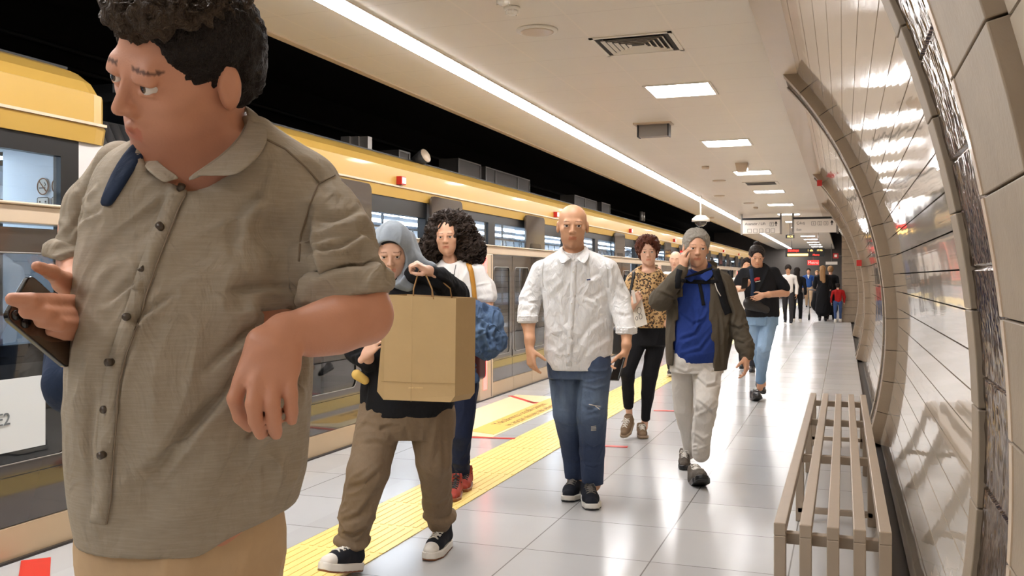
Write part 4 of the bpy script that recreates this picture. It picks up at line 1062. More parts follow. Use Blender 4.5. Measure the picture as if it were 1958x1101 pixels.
# ---- the man in the foreground ------------------------------------------
def man_foreground():
    t = person_root(395, 600, 1.5, 'large dark haired man in a beige short sleeved shirt reading a phone, nearest the camera')
    d0 = 1.50
    rows = LR([(228, 388, 500, .055, 1.46), (246, 345, 530, .075, 1.47), (268, 275, 568, .10, 1.48), (295, 225, 606, .125, 1.49), (330, 200, 628, .14, 1.49), (400, 182, 622, .150, 1.49), (460, 172, 606, .155, 1.48), (520, 166, 590, .158, 1.47),
        (600, 162, 588, .165, 1.46), (700, 156, 590, .172, 1.46), (800, 151, 588, .172, 1.47), (870, 149, 583, .165, 1.48), (930, 152, 571, .158, 1.48), (985, 160, 553, .15, 1.48), (1018, 168, 545, .145, 1.48)], d0)
    # body
    hd_c = P(353, 136, 1.40); hf = dv(-.60, -.72, -.34); hu = dv(.34, -.10, .93)
    F = Fld(); hd = head(F, hd_c, hf, hu, 1.10, wide=1.07)
    F.loft([r for r in rows if r[0] < P(0, 262, d0).z], shrink=.022, k=.03)
    F.cap(P(385, 215, 1.44), P(395, 305, 1.47), .066, .078, .03); F.cap(P(350, 265, 1.40), P(360, 330, 1.43), .05, .06, .03)
    # left arm bent across
    limb(F, [(600, 380, 1.48, 48), (680, 560, 1.40, 52), (693, 602, 1.37, 52)], .02)
    limb(F, [(693, 602, 1.37, 52), (640, 622, 1.33, 49), (592, 634, 1.31, 40), (556, 634, 1.29, 35)], .025)
    # dangling left hand
    kn = [(462, 729, 1.255), (491, 733, 1.245), (522, 731, 1.25), (553, 722, 1.26)]
    for (u, v, d), r in zip(kn, (17, 18, 17, 15)):
        F.cap(P(545+(u-510)*.25, 632, 1.285), P(u, v, d), 27/F_PX*1.27, r/F_PX*1.25, .012)
    F.cap(P(500, 655, 1.27), P(478, 712, 1.262), .022, .015, .015); F.cap(P(530, 668, 1.268), P(545, 700, 1.265), .025, .018, .015)
    fing = [[(462, 729, 1.255, 16.8), (449, 762, 1.25, 15.7), (459, 797, 1.27, 13.9), (476, 815, 1.29, 12.2)],
            [(491, 733, 1.245, 16.8), (484, 772, 1.235, 15.7), (489, 806, 1.245, 14.5), (499, 829, 1.26, 12.8)],
            [(522, 731, 1.25, 16.2), (520, 772, 1.24, 15.7), (524, 806, 1.25, 14.5), (528, 829, 1.262, 12.8)],
            [(553, 722, 1.26, 15.1), (556, 755, 1.25, 13.9), (558, 785, 1.255, 12.8), (558, 804, 1.262, 11.0)]]
    for f_ in fing: limb(F, f_, .0025)
    limb(F, [(500, 650, 1.30, 20), (478, 700, 1.33, 15), (480, 745, 1.35, 12)], .006)
    # right arm and the hand round the phone
    limb(F, [(215, 330, 1.58, 42), (160, 440, 1.62, 40), (150, 500, 1.58, 34), (142, 545, 1.50, 27)], .02)
    limb(F, [(142, 545, 1.50, 27), (146, 585, 1.40, 25)], .015)
    limb(F, [(140, 560, 1.43, 22), (122, 540, 1.38, 20), (98, 520, 1.32, 14), (70, 509, 1.27, 11)], .008)
    for f_ in ([(158, 580, 1.39, 17), (100, 577, 1.30, 17), (58, 575, 1.25, 16), (24, 572, 1.235, 14)], [(162, 603, 1.40, 17), (128, 603, 1.325, 17), (86, 599, 1.265, 16), (50, 596, 1.25, 14)],
               [(166, 620, 1.41, 16), (146, 622, 1.335, 16), (110, 619, 1.285, 15.5), (78, 614, 1.27, 13.5)], [(168, 636, 1.42, 14), (152, 640, 1.355, 14), (124, 637, 1.315, 13.5), (98, 632, 1.30, 12)]):
        limb(F, f_, .003)
    # legs under the trousers
    legs = [[(270, 985, 1.55, 85), (255, 1350, 1.52, 62), (262, 1560, 1.56, 55), (270, 2050, 1.62, 34)], [(430, 985, 1.47, 88), (430, 1350, 1.42, 64), (435, 1560, 1.48, 55), (440, 2080, 1.50, 34)]]
    for l in legs: limb(F, l, .03, shrink=.028)
    fc = head_color(hd, brow=(.10, .07, .06), lip=(.80, .50, .46), beard=(.74, .68, .66))
    body = field_obj('body', F, .0042, M['skin1'], t, color=merge_color(fc), it=1)
    eyes(hd, t)
    # nails
    for (u, v, d, r) in [(529, 826, 1.262, 11), (499, 826, 1.26, 11), (558, 802, 1.262, 9)]:
        pass
    # hair: dark sides, longer curls on top
    hm = fabric('brown curly hair', (74, 60, 48), var=.45, crease=.9, cs=160, rough=.55)
    hm2 = fabric('dark cropped hair', (36, 28, 24), var=.3, crease=.8, cs=220, rough=.6)
    hair_short('hair', hd, hm2, t, .005, grow=.005, top=.002, disp=hair_disp(.006, 70), front=-.006, low=-.02)
    Fh = Fld(); L = hd['L']; Fh.ell(L(0, .008, .086), (.070*1.1, .086*1.05, .036*1.1), hd['R'], .01); Fh.ell(L(0, .060, .086), (.055*1.15, .032, .026), hd['R'], .02)
    Fh.ell(L(0, -.05, .07), (.066*1.1, .052, .045), hd['R'], .02)
    field_obj('curls', Fh, .0042, hm, t, disp=hair_disp(.020, 52, 9), it=1)
    rnd = random.Random(5); m = MB()
    for i in range(420):
        a = rnd.uniform(0, 2*PI); b = rnd.uniform(.0, 1.0); x = math.cos(a)*b*.074; y = .012+math.sin(a)*b*.088
        z = .084+.042*math.sqrt(max(0, 1-b*b))+rnd.uniform(-.002, .006); c = L(x, y, z)
        u_ = (hd['R']@Vector((rnd.gauss(0, 1), rnd.gauss(0, 1), rnd.gauss(0, .4)))).normalized(); w2 = u_.cross(hd['up']+Vector((.01, .02, .03))).normalized(); r = rnd.uniform(.005, .010)
        m.tube([c+u_*math.cos(q)*r+w2*math.sin(q)*r+u_*q*.0018 for q in [0, .8, 1.6, 2.4, 3.2, 4.0, 4.8]], .0013, 4, cap=False)
    m.build('curl_strands', hm, t)
    # shirt
    sm = fabric('beige slub cotton', (150, 138, 121), var=.08, slub=.2, crease=.5, cs=16, rough=.9, col2=(182, 172, 158))
    F = Fld(); F.loft(rows, k=.03)
    limb(F, [(232, 318, 1.56, 48), (178, 400, 1.60, 47), (148, 478, 1.58, 42)], .03)
    limb(F, [(590, 372, 1.48, 66), (627, 440, 1.45, 71), (653, 528, 1.40, 76)], .035)
    e = P(664, 528, 1.40); s0 = P(635, 440, 1.45); ax = (e-s0).normalized(); F.half(e+ax*.028, ax) if False else None
    # cut the sleeve mouth
    ctr = P(668, 562, 1.39); axn = dv(.20, -.10, -1).normalized()
    def cutbox(F, ctr, ax, r, ln, k=.004):
        R = Matrix(basis(ax, (0.3, .9, .1))).transposed(); F.box(ctr+ax*ln, (r, ln, r), R, .002, k, 'sub')
    cutbox(F, P(660, 566, 1.39), axn, .115, .06)
    F.cap(P(661, 572, 1.39), P(662, 610, 1.385), .050, .058, .004, 'sub')
    cutbox(F, P(146, 492, 1.58), dv(-.2, -.1, -1).normalized(), .07, .05)
    # neck opening
    F.ell(P(378, 272, 1.38), (.082, .085, .085), Matrix(basis(dv(-.3, -.9, -.2), dv(.2, -.3, 1))).transposed(), .006, 'sub')
    F.cap(P(350, 305, 1.34), P(352, 340, 1.33), .034, .006, .004, 'sub')
    # curved side vents
    F.ell(P(575, 1046, 1.45), (.125, .30, .052), Matrix(((CP, -SP, 0), (SP, CP, 0), (0, 0, 1))), .02, 'sub')
    zones = [(P(560, 560, 1.36), .16, .016, dv(-.8, 0, -.45), 24), (P(520, 470, 1.36), .13, .009, dv(-.9, 0, -.35), 22), (P(240, 690, 1.33), .16, .010, dv(-.35, 0, -1), 24),
             (P(660, 500, 1.35), .12, .008, dv(.8, 0, .35), 34), (P(150, 430, 1.5), .10, .009, dv(.9, 0, -.35), 34), (P(430, 900, 1.33), .18, .016, dv(-.75, 0, -.6), 13),
             (P(300, 400, 1.33), .13, .008, dv(-.7, 0, -.7), 24), (P(560, 880, 1.38), .12, .006, dv(.2, 0, -1), 26), (None, 1, .0016, dv(-.5, 0, -.8), 15)]
    cr = [([(600, 585), (540, 600), (470, 640), (400, 700)], 9, .014), ([(590, 560), (520, 545), (430, 560)], 8, .009), ([(480, 700), (400, 780), (330, 860), (300, 900)], 12, .016), ([(560, 760), (480, 830), (420, 930)], 11, .012),
        ([(330, 560), (270, 600), (200, 690)], 8, .009), ([(290, 500), (250, 540), (200, 580)], 7, .007), ([(590, 400), (585, 460), (600, 520), (590, 575)], 8, .012), ([(700, 440), (650, 470), (600, 480)], 6, .008), ([(720, 500), (660, 515), (605, 540)], 6, .009), ([(690, 400), (640, 420), (600, 420)], 6, .006),
        ([(500, 350), (450, 420), (440, 500)], 12, .006), ([(180, 350), (150, 380), (160, 420)], 6, .007), ([(190, 400), (150, 420), (130, 450)], 6, .008), ([(180, 750), (170, 850), (175, 950)], 9, .007), ([(560, 850), (550, 920), (525, 990)], 8, .009), ([(330, 330), (300, 400), (230, 440)], 10, .005), ([(560, 300), (600, 330), (640, 390)], 8, .005)]
    sh = field_obj('shirt', F, .0042, sm, t, zones=zones, seed=11, it=2, creases=cr)
    hit = Hit(sh)
    # rolled cuffs
    F = Fld()
    cl, cr = P(592, 578, 1.41), P(741, 548, 1.38)
    def cuff(F, c, ax, r, hgt, th, n=26, sq=1., tilt=(0, 0, 0)):
        r_, _, u_ = basis(ax, tilt if any(tilt) else (0, 0, 1)); 
        for i in range(n):
            a, b = 2*PI*i/n, 2*PI*(i+1)/n
            pa = c+r_*math.cos(a)*r+u_*math.sin(a)*r*sq; pb = c+r_*math.cos(b)*r+u_*math.sin(b)*r*sq
            for q in range(3): F.cap(pa+Vector(ax)*hgt*(q-1), pb+Vector(ax)*hgt*(q-1), th, th, .006)
    cuff(F, P(659, 551, 1.39), axn, .058, .010, .0105, tilt=(.2, 1, .2))
    field_obj('rolled_cuff', F, .0042, sm, t, zones=[(None, 1, .006, dv(.8, 0, .25), 40)], seed=4, it=2)
    F = Fld(); cuff(F, P(145, 486, 1.58), dv(-.25, -.1, -1).normalized(), .037, .008, .008, tilt=(.2, 1, .2)); field_obj('rolled_cuff', F, .0042, sm, t, zones=[(None, 1, .005, dv(.8, 0, .25), 40)], seed=5, it=2)
    # collar: two wings round the neck
    def pl(l): return [P(*q) for q in l]
    ribbon('collar', pl([(452, 196, 1.47), (474, 206, 1.44), (474, 240, 1.405), (447, 280, 1.365), (408, 312, 1.335), (366, 337, 1.32)]), pl([(468, 202, 1.49), (503, 228, 1.44), (516, 260, 1.395), (502, 292, 1.345), (476, 318, 1.31), (449, 336, 1.295)]), sm, t, .005, 4, sub=2)
    ribbon('collar', pl([(300, 268, 1.50), (288, 280, 1.45), (292, 298, 1.38), (313, 320, 1.345), (347, 341, 1.32)]), pl([(280, 262, 1.52), (266, 284, 1.455), (268, 308, 1.38), (285, 330, 1.33), (314, 350, 1.305)]), sm, t, .005, 4, sub=2)
    ribbon('collar_stand', pl([(468, 203, 1.50), (474, 222, 1.445), (462, 258, 1.395), (420, 300, 1.355), (358, 338, 1.335)]), pl([(478, 235, 1.49), (488, 255, 1.44), (470, 285, 1.395), (425, 318, 1.35), (358, 350, 1.33)]), sm, t, .004, 2, sub=1)
    # placket, seams, buttons
    pk = [(352, 346), (330, 395), (305, 455), (280, 520), (255, 600), (232, 665), (216, 730), (208, 800), (203, 870), (200, 940), (190, 1000)]
    strip_on('placket', hit, [(u-2, v) for u, v in pk], 30, sm, t, .0012, .0025)
    dk = mat('seam thread', (120, 104, 86), .9)
    strip_on('placket_edge', hit, [(u+16, v) for u, v in pk], 3, dk, t, .003, .001)
    strip_on('shoulder_seam', hit, [(500, 262), (545, 285), (585, 320), (612, 352)], 3, dk, t, .001, .001)
    strip_on('armhole_seam', hit, [(640, 335), (608, 352), (590, 400), (575, 450), (572, 500)], 3, dk, t, .001, .001)
    for (u, v) in [(344, 363), (309, 436), (277, 518), (243, 605), (214, 692), (205, 782), (199, 868)]:
        button_on('button', hit, u, v, .0055, M['button'], t, .009)
    # trousers
    tm = fabric('beige chinos', (186, 158, 124), var=.06, crease=.2, cs=14)
    F = Fld(); F.loft(LR([(960, 170, 538, .135), (1015, 168, 540, .14), (1100, 172, 528, .14), (1180, 180, 520, .13)], 1.49), k=.03)
    for l in legs: limb(F, l, .02)
    field_obj('trousers', F, .006, tm, t, zones=[(None, 1, .006, dv(.3, 0, 1), 12), (P(350, 1100, 1.35), .15, .008, dv(.6, 0, 1), 18)], it=2)
    for (u, v, d) in ((265, 2180, 1.55), (438, 2230, 1.42)):
        p = P(u, VH+F_PX*H/d, d); shoe((p.x-.03, p.y-.02, 0), dv(-.3, -1, 0), .30, t, M['leather'], M['rubberwhite'], M['lace'], h=.006)
    # backpack and strap
    b = thing('backpack', 'navy backpack worn by the man in the beige shirt', 'backpack', P(230, 600, 1.8))
    F = Fld(); F.box(P(345, 520, 1.80), (.13, .075, .22), Matrix((Vector((math.cos(.6), math.sin(.6), 0)), Vector((-math.sin(.6), math.cos(.6), 0)), Vector((0, 0, 1)))).transposed(), .06, .01)
    field_obj('bag_body', F, .008, M['navy'], b, zones=[(None, 1, .008, (0, 0, 1), 12)])
    ribbon('shoulder_strap', [hit.uv(u, v, .004)[0] for u, v in ((262, 272), (238, 300), (218, 335), (204, 370), (196, 395))], [hit.uv(u, v, .004)[0] for u, v in ((282, 292), (264, 318), (246, 345), (228, 375), (212, 398))], M['navy'], b, .010, 3, sub=1)
    F = Fld(); F.cap(P(150, 640, 1.78), P(142, 730, 1.74), .05, .06, .02); F.cap(P(155, 640, 1.78), P(170, 560, 1.76), .04, .05, .02); F.cap(P(140, 700, 1.74), P(150, 780, 1.74), .04, .02, .02)
    field_obj('side_pocket', F, .006, M['navy'], b, zones=[(None, 1, .006, (0, 0, 1), 25)])
    # phone
    ph = thing('smartphone', 'dark smartphone held by the man in the beige shirt', 'phone', P(100, 570, 1.33))
    B_, C_, A2 = P(66, 521, 1.285), P(180, 624, 1.375), P(-22, 527, 1.215)
    ex = (C_-B_); ey = (A2-B_); ey = ey-ex.normalized()*ey.dot(ex.normalized()); nx = ex.cross(ey).normalized()
    if nx.dot(P(60, 570, 1.3)-Vector((0, 0, H))) > 0: nx = -nx
    o = B_-nx*.012; ex_, ey_ = ex.normalized(), ey.normalized(); l, w_ = ex.length, .076
    Mx = Matrix(((ex_.x, ey_.x, nx.x, o.x), (ex_.y, ey_.y, nx.y, o.y), (ex_.z, ey_.z, nx.z, o.z), (0, 0, 0, 1)))
    m = MB(); pr = rrect(0, 0, l, w_, .011); mm = MB(); mm.prism(pr, 'z', -.0045, .0045); mm.v = [tuple(Mx@Vector(v)) for v in mm.v]; mm.build('case', M['phone'], ph, .0015)
    mm = MB(); mm.prism(rrect(.002, .002, l-.002, w_-.002, .009), 'z', .0046, .0052); mm.v = [tuple(Mx@Vector(v)) for v in mm.v]; mm.build('back_glass', M['phoneglass'], ph)
    mm = MB()
    for (a, b_) in ((.012, .012), (.030, .012), (.012, .030)): mm.tube([Mx@Vector((a, w_-b_, .005)), Mx@Vector((a, w_-b_, .0075))], .007, 14)
    mm.build('camera_lens', M['phone'], ph)
    mm = MB(); mm.prism(rrect(.003, .003, l-.003, w_-.003, .009), 'z', -.0052, -.0046); mm.v = [tuple(Mx@Vector(v)) for v in mm.v]; mm.build('screen', M['phone'], ph)
man_foreground()
# ---- bald man in the white shirt -----------------------------------------
def collar_ring(t, m, c, r, hgt, tip, f, up, name='collar', sq=1.1, spread=.55, drop=.055, th=.0035):
    """a folded shirt collar standing round the neck, open in front, two points"""
    R = Matrix(basis(f, up)).transposed(); A = []; B = []; n = 18
    for i in range(n+1):
        a = -PI/2+.18+(2*PI-.36)*i/n+PI; q = Vector((math.sin(a), -math.cos(a)*sq, 0)); 
        back = (1+math.cos(a))/2                                # 1 at the nape
        top = c+R@(Vector((q.x*r, -q.y*r*-1, hgt*(.35+.65*back)))); 
        A.append(top); B.append(c+R@Vector((q.x*r*1.32, q.y*r*1.30, -hgt*.2-.012)))
    return ribbon(name, A, B, m, t, th, 3, sub=1)
def man_white():
    d0 = 5.6; t = person_root(1098, 700, d0, 'bald man in a white long sleeved shirt and torn blue jeans walking')
    rows = LR([(474, 1082, 1114, .055), (481, 1064, 1134, .075), (489, 1047, 1155, .095), (500, 1034, 1168, .11), (512, 1032, 1169, .118), (530, 1034, 1169, .125), (560, 1038, 1170, .13), (600, 1041, 1171, .132), (640, 1041, 1172, .132), (672, 1040, 1171, .13), (706, 1046, 1166, .125)], d0)
    F = Fld(); f = dv(-.06, -1, -.02); up = dv(.02, 0, 1)
    hd = head(F, P(1095, 433, d0-.03), f, up, 1.11, wide=1.03)
    F.cap(P(1096, 462, d0), P(1098, 492, d0), .062, .07, .02); F.loft([r for r in rows if r[0] < P(0, 485, d0).z], shrink=.02, k=.03)
    sa = [(1036, 519, d0+.05, 22), (1014, 570, d0+.05, 19.5), (1008, 612, d0-.02, 18.5)]; sb = [(1161, 516, d0-.05, 22), (1184, 570, d0-.05, 20), (1197, 630, d0-.14, 19)]
    aa = sa[:2]+[(1010, 615, d0-.02, 15), (1013, 650, d0-.08, 11.5), (1013, 668, d0-.1, 9.5)]; ab = sb[:2]+[(1198, 630, d0-.14, 14), (1198, 660, d0-.2, 10.5), (1196, 672, d0-.2, 9.5)]
    limb(F, aa, .02, .006); limb(F, ab, .02, .006)
    hand(F, P(1013, 668, d0-.1), dv(.12, -.35, -.95), dv(.75, .55, 0), dv(.45, -.8, 0), .98, curl=(18, 32, 40, 44), tcurl=10, wr=.027)
    tp = hand(F, P(1196, 671, d0-.2), dv(-.22, -.2, -.95), dv(-.85, .35, 0), dv(-.5, -.85, -.1), .98, curl=(52, 58, 60, 62), tcurl=20, wr=.027)
    la = [(1078, 695, d0+.03, 31), (1085, 790, d0+.02, 27), (1097, 862, d0+.24, 22.5), (1100, 920, d0+.33, 19)]; lb = [(1138, 695, d0-.03, 31), (1132, 795, d0-.06, 28), (1132, 862, d0+.06, 24), (1133, 924, d0+.15, 20)]
    limb(F, la, .02, .012); limb(F, lb, .02, .012)
    field_obj('body', F, .0052, M['skin3'], t, color=merge_color(head_color(hd, brow=(.22, .15, .1), beard=(.84, .80, .78)))); eyes(hd, t)
    wm = fabric('white oxford cotton', (226, 224, 222), var=.02, crease=.7, cs=22); 
    F = Fld(); F.loft(rows, k=.025); limb(F, sa, .022); limb(F, sb, .022)
    F.half(P(1008, 613, d0-.02), dv(-.08, -.1, -1), .003) if False else None
    F.box(P(1008, 632, d0-.02), (.08, .08, .045), None, .002, .003, 'sub'); F.box(P(1200, 654, d0-.14), (.075, .09, .045), None, .002, .003, 'sub')
    F.ell(P(1097, 474, d0-.03), (.062, .075, .045), None, .006, 'sub'); F.cap(P(1097, 484, d0-.12), P(1097, 499, d0-.14), .022, .004, .004, 'sub')
    F.ell(P(1185, 726, d0-.03), (.17, .25, .15), None, .02, 'sub'); F.ell(P(1032, 712, d0), (.09, .25, .075), None, .02, 'sub')
    Z = lambda u, v, R, a, x, z, fr, dd=-.12: (P(u, v, d0+dd), R, a, dv(x, 0, z), fr)
    sh = field_obj('shirt', F, .005, wm, t, zones=[Z(1065, 545, .10, .007, -.8, -.6, 22), Z(1140, 560, .10, .007, .8, -.6, 22), Z(1125, 585, .09, .007, .5, -.8, 26), Z(1070, 660, .12, .010, .9, .35, 22), Z(1140, 655, .13, .010, -.9, .45, 20), Z(1100, 620, .12, .005, -.5, .8, 26),
        Z(1014, 585, .10, .010, .9, .4, 30, 0), Z(1188, 590, .11, .011, .8, -.5, 26, 0), Z(1195, 625, .08, .008, .9, .1, 34, 0), (None, 1, .0014, dv(.5, 0, .8), 24)], seed=21,
        creases=[([(1048, 560), (1068, 585), (1075, 620)], 3, .008), ([(1050, 600), (1080, 640), (1120, 650)], 3.5, .009), ([(1165, 600), (1130, 620), (1100, 660)], 3.5, .009), ([(1160, 550), (1130, 570), (1105, 560)], 3, .008), ([(1168, 640), (1130, 660), (1110, 690)], 3.5, .009), ([(1045, 650), (1075, 680), (1080, 700)], 3, .008), ([(1060, 520), (1080, 545), (1070, 570)], 3, .006), ([(1150, 520), (1120, 535), (1110, 560)], 3, .006), ([(1125, 580), (1145, 600), (1165, 605)], 2.5, .006),
        ([(1040, 500), (1038, 530), (1042, 560)], 2.5, .008), ([(1157, 500), (1164, 530), (1160, 560)], 2.5, .008), ([(1000, 575), (1020, 580), (1032, 572)], 2.5, .007), ([(998, 592), (1018, 598), (1030, 592)], 2.5, .006), ([(1170, 560), (1190, 575), (1200, 600)], 3, .008), ([(1178, 600), (1195, 605), (1208, 600)], 2.5, .007), ([(1175, 540), (1190, 550), (1198, 570)], 2.5, .006)], cscale=(1.5, .62))
    hit = Hit(sh); seam = mat('white seam', (196, 192, 186), .9)
    strip_on('placket', hit, [(1097, 500), (1096, 560), (1091, 620), (1088, 700)], 11, wm, t, .001, .002)
    for v in (520, 548, 580, 612, 645, 677): button_on('button', hit, 1096-(v-520)*.055, v, .0045, M['white'], t)
    strip_on('chest_logo', hit, [(1122, 535), (1129, 534)], 2.5, mat('navy thread', (40, 48, 90), .8), t, .0012, .001)
    strip_on('armhole_seam', hit, [(1040, 496), (1037, 520), (1039, 548)], 1.2, seam, t, .001, .001); strip_on('armhole_seam', hit, [(1156, 498), (1162, 520), (1163, 550)], 1.2, seam, t, .001, .001)
    for c, r in ((P(1009, 609, d0-.02), .055), (P(1197.5, 631, d0-.14), .056)):
        F = Fld()
        for i in range(18):
            a, b = 2*PI*i/18, 2*PI*(i+1)/18
            for q in (-.014, 0, .014): F.cap(c+Vector((math.cos(a)*r, math.sin(a)*r, q)), c+Vector((math.cos(b)*r, math.sin(b)*r, q)), .006, .006, .006)
        field_obj('cuff', F, .0045, wm, t, zones=[(None, 1, .003, (1, 0, .1), 40)])
    pl = lambda l: [P(*q) for q in l]
    ribbon('collar', pl([(1116, 468, d0+.01), (1118, 476, d0-.06), (1110, 486, d0-.10), (1099, 494, d0-.125)]), pl([(1121, 470, d0+.01), (1129, 481, d0-.07), (1127, 493, d0-.12), (1117, 507, d0-.15)]), wm, t, .005, 3)
    ribbon('collar', pl([(1078, 470, d0+.01), (1075, 478, d0-.06), (1083, 487, d0-.10), (1094, 494, d0-.125)]), pl([(1071, 472, d0+.01), (1065, 483, d0-.07), (1066, 495, d0-.12), (1075, 507, d0-.15)]), wm, t, .005, 3)
    jm = denim('worn blue jeans', (30, 44, 76), (98, 114, 136), P(1098, 760, d0).z)
    F = Fld(); F.loft(LR([(672, 1046, 1166, .115), (700, 1047, 1168, .115), (722, 1049, 1169, .11)], d0), k=.03); limb(F, la, .012); limb(F, lb, .012)
    F.half(P(1100, 925, d0+.15), (0, 0, -1), .003)
    tr = field_obj('jeans', F, .005, jm, t, zones=[Z(1140, 785, .10, .007, .9, .4, 30), Z(1085, 790, .10, .007, .9, -.3, 30), Z(1135, 880, .09, .008, .9, .1, 36), Z(1100, 885, .09, .008, .9, .1, 36), Z(1140, 720, .10, .006, .9, .3, 26), (None, 1, .002, dv(.2, 0, .9), 22)], seed=25, creases=[([(1105, 705), (1135, 715), (1165, 712)], 3, .006), ([(1110, 740), (1140, 748), (1160, 740)], 3, .005), ([(1112, 775), (1140, 790), (1158, 782)], 3, .006), ([(1070, 810), (1090, 816), (1110, 812)], 2.5, .006), ([(1115, 850), (1135, 856), (1155, 846)], 2.5, .006), ([(1085, 880), (1100, 886), (1120, 880)], 2.5, .006), ([(1118, 890), (1135, 896), (1150, 888)], 2.5, .006), ([(1060, 700), (1075, 740), (1075, 790)], 3.5, .005), ([(1110, 705), (1108, 780), (1112, 880)], 3, .008)])
    h2 = Hit(tr); thr = mat('frayed white thread', (206, 200, 190), .9)
    for k in range(4): strip_on('knee_tear_thread', h2, [(1130, 815+k*2.6), (1140, 814+k*2.6)], 1.1, thr, t, .001, .001)
    strip_on('thigh_tear_thread', h2, [(1126, 773), (1148, 777)], 1.6, thr, t, .001, .001); strip_on('thigh_tear_thread', h2, [(1138, 776), (1147, 783)], 1.6, thr, t, .001, .001)
    up_ = fabric('black suede shoes', (30, 32, 40), crease=.15)
    a = G(1084, 961); shoe((a.x, a.y, 0), dv(-.3, -1, 0), .31, t, up_, M['rubberwhite'], M['grey'], tread=M['dark'], wid=1.25, thick=.036, high=.03)
    a = G(1133, 977); shoe((a.x, a.y, 0), dv(0.02, -1, 0), .31, t, up_, M['rubberwhite'], M['grey'], tread=M['dark'], wid=1.25, thick=.036)
    p = thing('smartphone', 'black phone in the hand of the bald man', 'phone', P(1182, 704, d0-.24))
    R = Matrix(basis(dv(-.3, -.3, -.9), dv(-.75, -.6, 0))).transposed(); F = Fld(); F.box(P(1181, 705, d0-.25), (.036, .072, .006), R, .005, .002); field_obj('case', F, .003, M['phone'], p)
def denim(name, c0, c1, zc, rng=.28):
    t = NT(name); p, xyz = t.pos(); f = t.math('SUBTRACT', 1.0, t.math('MINIMUM', 1.0, t.math('DIVIDE', t.math('ABSOLUTE', t.math('SUBTRACT', xyz[2], zc)), rng)))
    n = t.noise(t.mapv(p, (14, 14, 5)), 1, 4); m_ = t.math('MINIMUM', 1.0, t.math('MULTIPLY', f, t.math('MULTIPLY', n, 1.5)))
    base = t.mix(m_, lin(c0), lin(c1)); tw = t.noise(t.mapv(p, (900, 900, 300)), 1, 2)
    t.set(t.b.inputs['Base Color'], t.mix(t.math('MULTIPLY', tw, .13), base, lin((170, 186, 205)))); t.b.inputs['Roughness'].default_value = .85; t.b.inputs['Specular IOR Level'].default_value = .2
    t.bump(t.math('ADD', t.noise(p, 30, 3, .5, 1.0), t.math('MULTIPLY', tw, .05)), .3, .015); return t.m
man_white()

